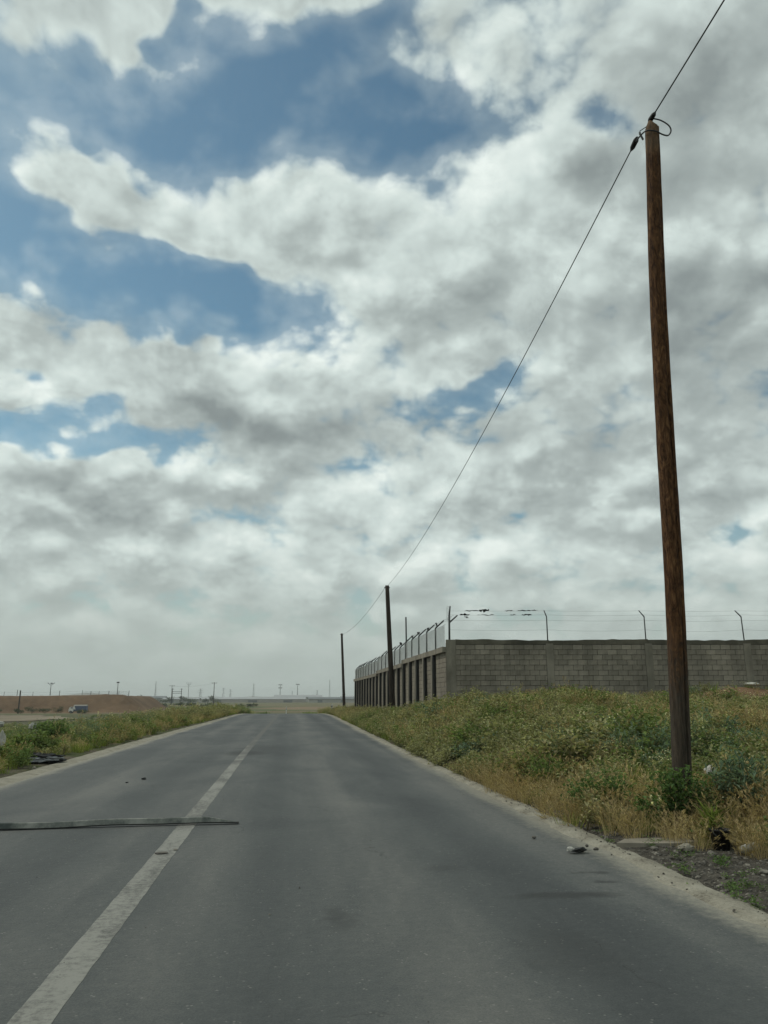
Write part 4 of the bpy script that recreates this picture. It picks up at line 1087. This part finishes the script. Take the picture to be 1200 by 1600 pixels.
ds = [M['dry_grass'], M['dry_grass']]
green_protos = [grass_clump(200+i, 46, 0.30, 0.11, 0.0075, [M['green_grass']], 0, 0.55) for i in range(5)]
tall_protos = [grass_clump(230+i, 44, 0.50, 0.14, 0.009, [M['green_grass'], M['dry_grass']], 0.3, 0.35) for i in range(4)]
dry_protos = [grass_clump(260+i, 42, 0.40, 0.12, 0.0055, ds, 0.75, 0.5) for i in range(6)]
wm = lambda a: [M[a], M['stem'], M['flower']]
weed_protos = [weed(300+i, 150, 0.36, 0.26, 0.066, 0.042, wm('weed'), flowers=(4 if i % 2 else 0)) for i in range(4)]
greyw_protos = [weed(330+i, 190, 0.34, 0.27, 0.050, 0.033, wm('grey_weed'), flowers=3*(i % 3 == 0)) for i in range(4)]
blue_protos = [weed(360+i, 170, 0.46, 0.26, 0.075, 0.020, wm('blue_weed')) for i in range(3)]
hum_protos = [weed(390+i, 400, 0.55, 0.45, 0.080, 0.050, wm(('grey_weed', 'weed', 'grey_weed', 'blue_weed')[i])) for i in range(4)]
def stalk(seed, h, mats):
    r = random.Random(seed); b = PB()
    for i in range(r.randint(3, 5)):
        az = r.uniform(0, 6.28); hh = h*r.uniform(0.6, 1.1); ln = hh*r.uniform(0.08, 0.3)
        b.blade(0, 0, az, hh, ln, 0.014, -0.03, 4, 1, 1.5)
        for k in range(r.randint(9, 15)):
            t = r.uniform(0.15, 1.0); o = ln*t**1.5
            b.leaf((math.cos(az)*o, math.sin(az)*o, hh*t), rdir(r, 0.0, 0.8), 0.11*(1.15-t)*r.uniform(.6, 1.2), 0.026, 0)
        for k in range(8): b.leaf((math.cos(az)*ln, math.sin(az)*ln, hh*(0.88+0.015*k)), rdir(r, -0.1, 0.9), 0.035, 0.018, 2)
    return b.obj('stalk', mats)
stalk_protos = [stalk(420+i, 0.68, [M[('grey_weed', 'dry_grass', 'blue_weed', 'weed')[i]], M['stem'], M[('flower', 'dry_grass', 'grey_weed', 'dry_grass')[i]]]) for i in range(4)]
flower_protos = [weed(380+i, 40, 0.40, 0.18, 0.04, 0.016, wm('weed'), flowers=16) for i in range(3)]

groups = {k: [] for k in ('green', 'tall', 'dry', 'weed', 'greyw', 'blue', 'flower', 'hum', 'stalk')}
def put(k, pts, lo, hi):
    if len(pts):    # plants grow in hummocks
        sc = rng.uniform(lo, hi, len(pts))*(0.45 + 1.05*patch(pts[:, 0], pts[:, 1], 1.25, 7.7))
        groups[k].append((pts, sc))
# --- the bank on the near side of the road
near = lambda x, y: on_right(x, y) & (y < 15)
put('dry', sample(2.9, 12, 3.5, 15, 46, lambda x, y: near(x, y)*np.where(bank_d(x, y) < 0.85 + 0.6*patch(x, y, 1.3, 2), 0.9, 0.06 + 0.60*(patch(x, y, 1.1, 3) > 0.66))), 0.45, 0.98)
put('green', sample(2.9, 13, 3.5, 16, 30, lambda x, y: near(x, y)*np.where(bank_d(x, y) < 0.9, 0.12, 0.55)), 0.6, 1.2)
put('weed', sample(3.0, 13, 4, 16, 17, lambda x, y: near(x, y)*np.where(bank_d(x, y) < 0.6, 0.08, 0.15 + 0.8*(patch(x, y, 0.9, 8) > 0.52))), 0.6, 1.15)
put('greyw', sample(3.0, 13, 5, 16, 11, lambda x, y: near(x, y)*np.where(bank_d(x, y) < 0.7, 0.1, 0.4)), 0.6, 1.1)
put('blue', sample(4.2, 9, 6, 14, 9, lambda x, y: near(x, y)*(bank_d(x, y) > 0.9)*(patch(x, y, 0.8, 1.3) > 0.5)), 0.6, 1.05)
# --- middle of the field
mid = lambda x, y: on_right(x, y) & (y >= 12)
put('greyw', sample(2.9, 24, 12, 46, 11, lambda x, y: mid(x, y)*np.where(bank_d(x, y) < 4.5, 0.95, 0.25 + 0.5*(patch(x, y, 0.7, 5) > 0.55))), 0.75, 1.35)
put('weed', sample(3.0, 24, 12, 46, 7, lambda x, y: mid(x, y)*(0.25 + 0.7*(patch(x, y, 0.6, 9) > 0.5))), 0.7, 1.3)
put('green', sample(3.2, 26, 13, 50, 15, lambda x, y: mid(x, y)*np.where(y > 25, 0.95, np.where(bank_d(x, y) < 4.5, 0.12, 0.30))), 0.8, 1.4)
put('tall', sample(6, 26, 23, 32, 9, lambda x, y: mid(x, y)*(0.2 + 0.8*(np.abs(x-10.5) < 3.2))*(np.abs(x-17.2) > 2.0)), 0.55, 1.0)
put('dry', sample(3.2, 24, 12, 32, 14, lambda x, y: mid(x, y)*np.where(patch(x, y, 0.55, 3.3) > 0.55, 0.9, 0.12)), 0.7, 1.3)
put('flower', sample(4.5, 22, 9, 30, 2.6, lambda x, y: on_right(x, y)*(0.2 + 0.8*(patch(x, y, 0.5, 6) > 0.5))), 0.7, 1.2)
put('hum', sample(3.0, 22, 9.5, 31, 1.5, lambda x, y: on_right(x, y)*(bank_d(x, y) > 0.35)*(0.25 + 0.75*(patch(x, y, 0.55, 4.4) > 0.45))*np.where(bank_d(x, y) < 5, 1, 0.5)), 0.6, 1.15)
put('stalk', sample(3.2, 20, 7, 31, 1.3, lambda x, y: on_right(x, y)*(bank_d(x, y) > 0.3)*(0.15 + 0.85*(patch(x, y, 0.6, 8.8) > 0.6))), 0.6, 1.15)
put('stalk', sample(-12, -5, 13, 60, 0.5, lambda x, y: on_left(x, y)*1.0), 0.5, 0.95)
put('dry', sample(4.1, 7.0, 5.0, 8.6, 30, lambda x, y: near(x, y)*(bank_d(x, y) < 1.6)*0.8), 0.8, 1.25)
put('hum', sample(-12, -5.0, 13, 45, 0.5, lambda x, y: on_left(x, y)*(patch(x, y, 0.55, 4.4) > 0.45)), 0.4, 0.7)
# --- verge in front of the receding wall
put('green', sample(3.2, 7, 44, 90, 9, lambda x, y: on_right(x, y)*0.8), 0.7, 1.4)
put('greyw', sample(3.2, 7, 40, 95, 5, lambda x, y: on_right(x, y)*0.8), 0.7, 1.4)
put('dry', sample(3.2, 7, 40, 95, 6, lambda x, y: on_right(x, y)*0.7), 0.7, 1.2)
# --- far verge
put('weed', sample(-13, -4.4, 11, 46, 6, lambda x, y: on_left(x, y)*(0.10 + 0.8*(patch(x, y, 0.8, 4) > 0.55))), 0.45, 0.95)
put('greyw', sample(-14, -4.4, 11, 60, 4, lambda x, y: on_left(x, y)*0.6), 0.45, 0.9)
put('green', sample(-14, -4.4, 11, 70, 19, lambda x, y: on_left(x, y)*0.85), 0.5, 1.0)
put('dry', sample(-12, -4.4, 11, 75, 10, lambda x, y: on_left(x, y)*np.where(left_out(y) - x < 1.0, 0.6, 0.05 + 0.3*(patch(x, y, 0.7, 6) > 0.66))), 0.5, 0.9)
put('blue', sample(-10, -5.2, 14, 40, 2.0, lambda x, y: on_left(x, y)*(patch(x, y, 0.5, 2.3) > 0.55)), 0.6, 1.05)
far_track = lambda x, y: ((np.abs(y - 160) > 30) | (x > -40)) & ((x > -17) | (rng.random(len(x)) < 0.22))
put('greyw', sample(-60, -4, 46, 150, 1.1, lambda x, y: on_left(x, y) & far_track(x, y)), 0.9, 1.9)
put('green', sample(-60, -4, 60, 150, 1.3, lambda x, y: on_left(x, y) & far_track(x, y)), 0.9, 1.8)
put('weed', sample(-60, -4, 60, 190, 0.5, lambda x, y: on_left(x, y) & far_track(x, y)), 0.9, 2.0)
put('green', sample(-40, 14, 80, 210, 0.7, lambda x, y: ((x > right_out(y)+0.2) | (x < left_out(y)-0.2)) & far_track(x, y) & (patch(x, y, 0.05, 1) > 0.4)), 0.9, 1.8)
for key, protos, nm, lb in (('green', green_protos, 'green_grass', 'short yellow green grass over both verges and the field'), ('tall', tall_protos, 'tall_grass', 'taller bright green grass growing against the facing block wall'),
        ('dry', dry_protos, 'dry_grass', 'straw coloured dry grass with seed heads along the verges'), ('weed', weed_protos, 'leafy_weeds', 'broad leaved green weeds spread over the verges'),
        ('greyw', greyw_protos, 'grey_weeds', 'dull grey green low weeds covering the bank'), ('blue', blue_protos, 'thistle_leaves', 'blue green narrow leaved weeds near the tall pole'),
        ('hum', hum_protos, 'shrubby_weeds', 'rounded leafy hummocks of weeds spread along the bank'),
        ('stalk', stalk_protos, 'tall_stalks', 'single tall stalks with seed heads standing above the weeds'),
        ('flower', flower_protos, 'wild_flowers', 'small pale wild flowers scattered through the field')):
    P = np.concatenate([a for a, _ in groups[key]]); S = np.concatenate([b for _, b in groups[key]])
    scatter(nm, protos, P - np.array([0, 0, 0.01]), S, rng.integers(0, len(protos), len(P)), lb, 'plants')
    print(nm, len(P))

# gravel and crumbs on the bare verge
sp_ = []
for i in range(6):
    me = rock_mesh(500+i, 0.6, 0.22, 1); me.materials.append(M['stone'] if i < 2 else M['dark_stone']); sp_.append(bpy.data.objects.new('pebble', me))
G1 = sample(2.9, 5.2, 3.2, 9.5, 1300, lambda x, y: ((x > right_out(y) + 0.02) & (bank_d(x, y) < 0.35))*0.85)
G2 = sample(2.5, 3.4, 3.2, 14, 200, lambda x, y: (x > right_edge(y) - 0.02 + 0.1*wav(x, y, 6, 2))*np.where(x > right_out(y)-0.1, 0.9, 0.18))
G2[:, 2] = np.where(G2[:, 0] < right_out(G2[:, 1]) + 0.08, 0.012, G2[:, 2])
G3 = sample(-4.0, 2.5, 3.2, 12, 3.0, lambda x, y: 0.5 + 0*x); G3[:, 2] = 0.003
G = np.concatenate([G1, G2, G3])
gs = np.concatenate([0.006 + 0.040*rng.random(len(G1))**4, 0.007 + 0.016*rng.random(len(G2))**2, 0.006 + 0.010*rng.random(len(G3))**3])
scatter('gravel', sp_, G, gs, rng.integers(0, 6, len(G)), 'dark gravel and crumbs of soil on the bare near verge', 'gravel', 0.5)
# low creeping plants on the gravel
low = [weed(600+i, 60, 0.06, 0.10, 0.022, 0.014, wm('dark_leaf')) for i in range(3)]
L1 = sample(2.9, 5.0, 3.6, 8.6, 26, lambda x, y: ((x > right_out(y) - 0.04) & (bank_d(x, y) < 0.3))*np.where(x < right_out(y) + 0.5, 0.9, 0.25))
scatter('creeping_weeds', low, L1, rng.uniform(0.5, 1.2, len(L1)), rng.integers(0, 3, len(L1)), 'low creeping green weeds between gravel and pale road edge', 'plants')

# ------------------------------------------------------------------ bushes that stand out
def bush(name, loc, rad, h, n, L, w, mt, seed, label, upright=0.3):
    r = random.Random(seed); t = thing(name, label, 'bush', loc, r.uniform(0, 6)); b = PB(); stb = MB()
    tips = []
    for i in range(16):
        d = rdir(r, 0.15, 1.0); tip = Vector((d.x*rad*r.uniform(.7, 1.05), d.y*rad*r.uniform(.7, 1.05), h*(0.25 + 0.75*d.z)*r.uniform(.8, 1.08)))
        tips.append(tip); stb.tube([(0, 0, -0.02), (tip.x*0.35, tip.y*0.35, tip.z*0.55), tuple(tip*0.97)], [0.008, 0.006, 0.003], 5)
    for i in range(n):
        s = tips[r.randrange(16)]; q = r.uniform(0.3, 1.04)
        p = Vector((s.x*(0.65*q*q+0.35*q), s.y*(0.65*q*q+0.35*q), s.z*q)) + Vector((r.gauss(0, rad*.13), r.gauss(0, rad*.13), r.gauss(0, h*.06))); p.z = max(0.01, p.z)
        d = rdir(r, -0.3+upright, 1.0); k = r.uniform(.55, 1.25); b.leaf(p, d, L*k, w*k, 0)
    o = b.obj('foliage', [mt]); COL.objects.link(o); o.parent = t
    stb.build('stems', M['stem'], t); return t
def gpos(x, y): return (x, y, float(ground_z(x, y)) - 0.01)
bush('leafy_bush', gpos(3.90, 7.75), 0.48, 0.62, 2000, 0.055, 0.034, M['dark_leaf'], 1, 'dark green leafy bush at the foot of the tall pole on the road side')
bush('leafy_bush', gpos(3.45, 8.75), 0.42, 0.56, 1600, 0.05, 0.032, M['dark_leaf'], 2, 'dark green bush standing apart in the dry grass nearer the pale road edge')
bush('thistle_bush', gpos(4.62, 7.85), 0.50, 0.62, 1300, 0.11, 0.026, M['blue_weed'], 3, 'blue green narrow leaved bush beside the tall pole away from the road', 0.35)
bush('thistle_bush', gpos(5.3, 8.3), 0.42, 0.52, 900, 0.10, 0.025, M['blue_weed'], 4, 'blue green bush at the picture edge beyond the pole side bush', 0.35)
bush('leafy_bush', gpos(3.68, 11.2), 0.45, 0.48, 1200, 0.05, 0.034, M['weed'], 5, 'rounded leafy bush on the road edge further on than the tall pole')
bush('grey_bush', gpos(-6.55, 17.3), 0.75, 0.75, 2200, 0.10, 0.03, M['grey_weed'], 6, 'grey green feathery bush behind the rubbish on the far verge', 0.4)
bush('leafy_bush', gpos(-5.45, 18.2), 0.65, 0.48, 1800, 0.09, 0.05, M['weed'], 7, 'broad leaved green bush right behind the torn black rubbish bag')
bush('leafy_bush', gpos(-6.3, 22.6), 0.7, 0.55, 1700, 0.08, 0.045, M['dark_leaf'], 8, 'dark bush next to the small white bag in the far verge')
bush('grass_bush', gpos(3.86, 7.05), 0.09, 0.34, 160, 0.16, 0.010, M['green_grass'], 9, 'bright green grass tuft sprouting just behind the black bucket', 0.9)

# ------------------------------------------------------------------ lorry by the earth bank
tx, ty = -52.3, 207.0; tz = float(ground_z(tx, ty))
tr = thing('lorry', 'small white lorry with a blue covered load parked before the earth bank', 'lorry', (tx, ty, tz), R(2)); tr.scale = (0.76, 0.76, 0.74)
MB().add([(-2.7, -1.0, 0.55), (-1.25, -1.0, 0.55), (-1.25, 1.0, 0.55), (-2.7, 1.0, 0.55), (-2.72, -1.0, 1.25), (-1.25, -1.0, 1.25), (-1.25, 1.0, 1.25), (-2.72, 1.0, 1.25), (-2.35, -0.92, 2.05), (-1.25, -0.92, 2.12), (-1.25, 0.92, 2.12), (-2.35, 0.92, 2.05)],
    [(3, 2, 1, 0), (0, 1, 5, 4), (1, 2, 6, 5), (2, 3, 7, 6), (3, 0, 4, 7), (4, 5, 9, 8), (5, 6, 10, 9), (6, 7, 11, 10), (7, 4, 8, 11), (8, 9, 10, 11)]).build('cab', M['white_paint'], tr)
MB().add([(-2.22, -0.985, 1.33), (-1.42, -0.985, 1.33), (-1.42, -0.945, 1.95), (-2.1, -0.945, 1.95)], [(0, 1, 2, 3)]).build('side_window', M['glass_dark'], tr)
MB().add([(-2.70, -0.85, 1.32), (-2.70, 0.85, 1.32), (-2.44, 0.8, 1.95), (-2.44, -0.8, 1.95)], [(0, 1, 2, 3)]).build('windscreen', M['glass_dark'], tr)
MB().box((0.85, 0, 0.72), (4.1, 2.0, 0.22)).build('chassis', M['dark_steel'], tr)
MB().box((0.85, 0, 1.62), (4.05, 2.1, 1.55)).build('cargo_box', M['blue_tarp'], tr)
o = MB().add([(-1.22, -1.1, 2.40), (2.92, -1.1, 2.40), (2.92, 1.1, 2.40), (-1.22, 1.1, 2.40), (-1.15, -0.8, 2.78), (2.85, -0.8, 2.78), (2.85, 0.8, 2.78), (-1.15, 0.8, 2.78)], [(3, 2, 1, 0), (4, 5, 6, 7), (0, 1, 5, 4), (1, 2, 6, 5), (2, 3, 7, 6), (3, 0, 4, 7)]).build('roof_cover', M['far_wall'], tr)
MB().add([(-1.19, -1.075, 1.3), (-0.5, -1.075, 1.25), (-0.9, -1.075, 2.38), (-1.19, -1.075, 2.38)], [(0, 1, 2, 3)]).build('loose_flap', M['white_paint'], tr)
for x in (-2.0, 0.4, 2.0):
    for y in (-0.95, 0.95):
        w = MB().tube([(x, y-0.13, 0.42), (x, y+0.13, 0.42)], 0.42, 16).build('wheel', M['rubber'], tr); MB().tube([(x, y-0.14, 0.42), (x, y+0.14, 0.42)], 0.2, 10).build('rim', M['steel'], w)

# ------------------------------------------------------------------ things on and around the earth bank
def bpost(x, h, r, lb, y=226.5, arms=0):
    z = float(berm_z(np.array(x), np.array(y))); t = thing('fence_post', lb, 'post', (x, y, z-0.1), 0, 'posts along the top of the earth bank')
    MB().tube([(0, 0, 0), (0.05, 0, h)], r, 6).build('shaft', M['dark_steel'], t)
    return t
bxs = [-77.0, -73.6, -69.5, -62.5, -56.5, -54.2, -52.0, -49.4, -46.7, -44.0]
for i, x in enumerate(bxs):
    bpost(x, (1.3, 1.8, 1.2, 1.5, 1.5, 1.3, 1.2, 1.3, 1.2, 1.6)[i], 0.085 if i % 2 else 0.06, ('left end', 'second', 'third', 'fourth', 'fifth', 'sixth', 'seventh', 'eighth', 'ninth', 'last')[i] + ' fence post along the crest of the reddish earth bank, counted towards the road')
bf = thing('rail_fence', 'thin rail and wire fence along the crest of the reddish earth bank', 'fence', (0, 0, 0))
for dz in (0.4, 0.75, 1.1):
    pts = []
    for i in range(50):
        x = -56.5 + 12.5*i/49; pts.append((x, 226.5, float(berm_z(np.array(x), np.array(226.5))) + dz))
    MB().tube(pts, 0.03, 4).build('rail', M['dark_steel'], bf)
for dz in (0.5, 1.0):
    pts = [(x, 226.6, float(berm_z(np.array(x), np.array(226.6))) + dz) for x in np.linspace(-110, -57, 60)]
    MB().tube(pts, 0.018, 4).build('wire', M['dark_steel'], bf)
def lamp(x, y, z0, h, lb, kind):
    t = thing('lamp_post', lb, 'lamp post', (x, y, z0))
    MB().tube([(0, 0, 0), (0, 0, h)], [0.12, 0.07], 7).build('shaft', M['dark_steel'], t)
    if kind == 0: MB().box((0, 0, h+0.15), (0.7, 0.4, 0.35)).build('lamp_head', M['dark_steel'], t)
    else:
        for a in (-1, 1): MB().bar((0, 0, h-0.1), (a*1.0, 0, h+0.6), 0.12).build('arm', M['dark_steel'], t)
        MB().box((0.1, 0, h+0.45), (0.5, 0.3, 0.3)).build('lamp_head', M['dark_steel'], t)
lamp(-49.9, 240, 1.9, 3.6, 'lamp post with a boxy head rising behind the end of the earth bank', 0)
lamp(-68.8, 240, 1.9, 3.0, 'post with two splayed arms rising behind the earth bank', 1)
z = float(ground_z(-65.9, 205.0)); t = thing('utility_pole', 'dark wooden pole standing at the foot of the reddish earth bank', 'pole', (-65.9, 205.0, z-0.05))
MB().tube([(0, 0, 0), (0.02, 0, 5.6)], [0.19, 0.15], 8).build('shaft', M['dark_wood'], t)
def shrub(x, y, rad, h, seed, label, group=None, mt='tree_leaf', n=420, L=0.32, trunk=True, name='shrub', cat='shrub'):
    r = random.Random(seed); zb_ = float(ground_z(x, y)); t = thing(name, label, cat, (x, y, zb_ - 0.05), 0, group); b = PB()
    lobes = [(Vector((r.uniform(-.6, .6)*rad, r.uniform(-.6, .6)*rad, h*r.uniform(.35, .8))), r.uniform(.35, .6)) for _ in range(7)]
    for i in range(n):
        c, q = lobes[r.randrange(7)]; d = rdir(r, -1, 1); p = c + Vector((d.x*rad*q, d.y*rad*q, d.z*h*q*0.55))*r.random()**0.4; p.z = max(0.02, p.z)
        k = r.uniform(.6, 1.3); b.leaf(p, rdir(r, -.5, 1), L*k, L*0.6*k, 0)
    o = b.obj('crown', [M[mt]]); COL.objects.link(o); o.parent = t
    if trunk: MB().tube([(0, 0, 0), (0.1*rad, 0, h*0.3), (0, 0.1*rad, h*0.65)], [0.05*h, 0.035*h, 0.015*h], 6).build('trunk', M['trunk'], t)
    return t
for i, (x, y, rad, h, lb) in enumerate(((-59.0, 203, 1.6, 1.5, 'round dark shrub at the bank foot between pole and lorry'), (-61.8, 202, 1.9, 1.7, 'wide dark shrub second from the lorry at the bank foot'), (-56.2, 203, 1.4, 1.6, 'dark shrub at the bank foot closest to the lorry front'),
        (-64.2, 201, 1.4, 1.3, 'dark shrub beside the pole at the bank foot'), (-69.0, 198, 1.7, 1.4, 'dark shrub nearest the picture edge at the bank foot'), (-49.6, 201, 2.0, 1.2, 'low shrub under the tail of the lorry'))):
    shrub(x, y, rad, h, 700+i, lb, L=0.25)

# ------------------------------------------------------------------ far plain: trees, sheds, masts
ORD = ['first', 'second', 'third', 'fourth', 'fifth', 'sixth', 'seventh', 'eighth', 'ninth', 'tenth', 'eleventh', 'twelfth']
tree_x = [(-128, 560), (-121, 552), (-114, 560), (-108, 548), (-100, 556), (-93, 545), (-86, 560), (-79, 550), (-72, 558), (-64, 548), (-57, 560), (-50, 550)]
for i, (x, y) in enumerate(tree_x):
    shrub(x, y, 3.6 + 1.2*math.sin(i*2.3), 4.0 + 1.3*math.sin(i*1.7+1), 800+i, ORD[i] + ' small dark tree from the earth bank in the far tree row', 'far row of small trees', L=0.8, n=300, name='far_tree', cat='tree')
for i, (x, y) in enumerate([(-46, 300), (-41, 306), (-36, 300), (-31, 308), (-25, 300), (-19, 306), (-13, 300)]):
    shrub(x, y, 2.6, 1.7 + 0.4*math.sin(i), 830+i, ORD[i] + ' low hedge shrub from the trees in the line before the far sheds', 'hedge line before the far sheds', L=0.55, n=260, name='hedge_shrub', cat='shrub')
def shed(x0, x1, y, dep, h, rise, roofm, label, z=-2.6, doors=3):
    cx = (x0+x1)/2; W = x1-x0; t = thing('shed', label, 'building', (cx, y, z))
    MB().box((0, dep/2, h/2), (W, dep, h)).build('wall', M['far_wall'], t)
    fix(MB().add([(-W/2-.5, -.6, h), (W/2+.5, -.6, h), (W/2+.5, dep/2, h+rise), (-W/2-.5, dep/2, h+rise), (W/2+.5, dep+.6, h), (-W/2-.5, dep+.6, h), (-W/2-.5, -.6, h+.25), (W/2+.5, -.6, h+.25), (W/2+.5, dep/2, h+rise+.25), (-W/2-.5, dep/2, h+rise+.25), (W/2+.5, dep+.6, h+.25), (-W/2-.5, dep+.6, h+.25)],
        [(0, 1, 2, 3), (3, 2, 4, 5), (6, 9, 8, 7), (9, 11, 10, 8), (0, 6, 7, 1), (5, 4, 10, 11), (0, 3, 9, 6), (3, 5, 11, 9), (1, 7, 8, 2), (2, 8, 10, 4)]).build('roof', M[roofm], t))
    for k in range(doors):
        MB().box((-W/2 + W*(k+0.5)/doors, -0.06, h*0.4), (W*0.07+1.2, 0.1, h*0.78)).build('door', M['roof_dark'], t)
shed(-70, 14, 640, 24, 2.5, 1.5, 'roof_sheet', 'longest pale roofed far shed straight beyond the road')
shed(16, 52, 620, 22, 2.6, 1.5, 'roof_dark', 'dark roofed far shed beyond the small far utility pole', doors=2)
shed(-12, 30, 700, 30, 4.2, 1.8, 'roof_sheet', 'taller pale shed standing behind the longest far shed', doors=2)
shed(-118, -94, 620, 16, 3.2, 1.6, 'roof_dark', 'small dark shed among the far row of trees', doors=1)
shed(-92, -66, 600, 14, 2.6, 1.0, 'roof_sheet', 'low pale building before the steel gantry among the far trees', doors=2)
shed(52, 96, 760, 26, 3.6, 1.8, 'roof_sheet', 'pale far shed showing past the end of the side wall', doors=2)
def lattice(x, y, h, w, label, arms=1, z=-2.6):
    t = thing('lattice_tower', label, 'tower', (x, y, z)); mb = MB(); n = 9
    for k in range(n):
        z0, z1 = h*k/n, h*(k+1)/n; w0, w1 = w*(1-0.85*k/n), w*(1-0.85*(k+1)/n)
        c0 = [(-w0, -w0, z0), (w0, -w0, z0), (w0, w0, z0), (-w0, w0, z0)]; c1 = [(-w1, -w1, z1), (w1, -w1, z1), (w1, w1, z1), (-w1, w1, z1)]
        for q in range(4): mb.bar(c0[q], c1[q], 0.16); mb.bar(c0[q], c1[(q+1) % 4], 0.10); mb.bar(c1[q], c1[(q+1) % 4], 0.10)
    mb.build('frame', M['dark_steel'], t)
    for a in range(arms):
        zz = h*(0.96 - 0.13*a); L = w*(1.5 + 0.5*a)
        MB().bar((-L, 0, zz), (L, 0, zz), 0.22).build('cross_arm', M['dark_steel'], t)
for x, y, h, w, lb, ar in ((-182, 1120, 26, 1.0, 'slim lattice mast rising just past the end of the earth bank', 0), (-121, 1120, 16, 1.8, 'lattice pylon with cross arms behind the far trees', 3), (-104, 1300, 19, 1.8, 'faint lattice pylon beside the arm topped pole', 2),
        (-80, 1120, 15, 1.4, 'short lattice pylon above the far sheds', 2), (-43, 1000, 21, 1.2, 'tall lattice pylon over the left part of the longest shed', 0), (60, 1150, 29, 0.9, 'slim tall mast just before the small far utility pole', 0), (42, 1150, 14, 1.2, 'stubby lattice pylon over the dark roofed shed', 1), (6, 1150, 13, 1.2, 'stubby mast between the two floodlight masts', 0)):
    lattice(x, y, h, w, lb, ar)
def flood(x, y, h, lb, rings):
    t = thing('floodlight_mast', lb, 'mast', (x, y, -2.6)); MB().tube([(0, 0, 0), (0, 0, h)], [0.42, 0.2], 8).build('shaft', M['dark_steel'], t)
    for k in range(rings):
        zz = h - 0.3 - 3.2*k; MB().tube([(0, 0, zz-0.15), (0, 0, zz+0.15)], 1.5, 12).build('ring', M['dark_steel'], t)
        for q in range(6):
            a = q*math.pi/3; MB().box((1.6*math.cos(a), 1.6*math.sin(a), zz), (0.9, 0.6, 0.7)).build('floodlight', M['dark_steel'], t)
flood(-8.5, 850, 17.5, 'floodlight mast with two lamp rings above the far sheds', 2)
flood(10.0, 850, 18.0, 'floodlight mast with a single lamp ring above the far sheds', 1)
def far_pole(x, y, h, lb, arm, r=0.17):
    t = thing('power_pole', lb, 'pole', (x, y, -2.6)); MB().tube([(0, 0, 0), (0, 0, h)], [r, r*0.7], 7).build('shaft', M['dark_wood'], t)
    if arm == 1:
        MB().bar((-1.3, 0, h-0.4), (1.3, 0, h-0.4), 0.16).build('cross_arm', M['dark_wood'], t)
        for a in (-1.2, 0, 1.2): MB().tube([(a, 0, h-0.35), (a, 0, h)], 0.07, 6).build('insulator', M['dark_steel'], t)
    if arm == 2:
        for a in (-1, 1):
            MB().bar((0, 0, h-2.2), (a*1.5, 0, h-1.2), 0.18).build('arm', M['dark_steel'], t); MB().bar((a*1.5, 0, h-1.25), (a*1.5, 0, h+0.2), 0.18).build('arm', M['dark_steel'], t)
    return t
far_pole(-38.5, 420, 11.7, 'solid dark power pole with a cross arm, darkest of the far poles', 1, 0.22)
far_pole(-60.0, 420, 10.2, 'power pole with a cross arm beside the steel gantry', 1)
far_pole(-73.6, 600, 15, 'pole with two upright arms like a fork behind the gantry', 2)
cl_ = thing('overhead_cable', 'faint far power line strung between the gantry pole and the darkest far pole', 'cable', (-60.0, 420, 7.2))
MB().tube([p for p in span((0, 0, 0), (21.5, 0, 1.5), 0.9, 0.03, 16)], 0.03, 4).build('conductor', M['cable'], cl_)
ga = thing('steel_gantry', 'steel two legged gantry with cross beams among the far trees', 'gantry', (-71.0, 520, -2.6))
for x in (-2.8, 2.8): MB().bar((x, 0, 0), (x, 0, 9.6), 0.34).build('leg', M['dark_steel'], ga)
for zz in (6.6, 7.6): MB().bar((-3.2, 0, zz), (3.2, 0, zz), 0.26).build('beam', M['dark_steel'], ga)
for x in (-2.8, 2.8): MB().bar((x-0.8, 0, 9.2), (x+0.8, 0, 9.2), 0.2).build('cross_arm', M['dark_steel'], ga)

# ------------------------------------------------------------------ air
m, N, out = new_mat('haze_air'); pv = N.n('ShaderNodeVolumePrincipled')
pv.inputs['Color'].default_value = (0.93, 0.97, 0.95, 1); pv.inputs['Density'].default_value = 0.0003; pv.inputs['Anisotropy'].default_value = 0.2
m.node_tree.links.new(pv.outputs[0], out.inputs['Volume'])
hz = MB().box((0, 1250, 11), (6400, 3700, 36)).build('haze', m); hz['kind'] = 'stuff'; hz['label'] = 'pale haze in the air over the plain'
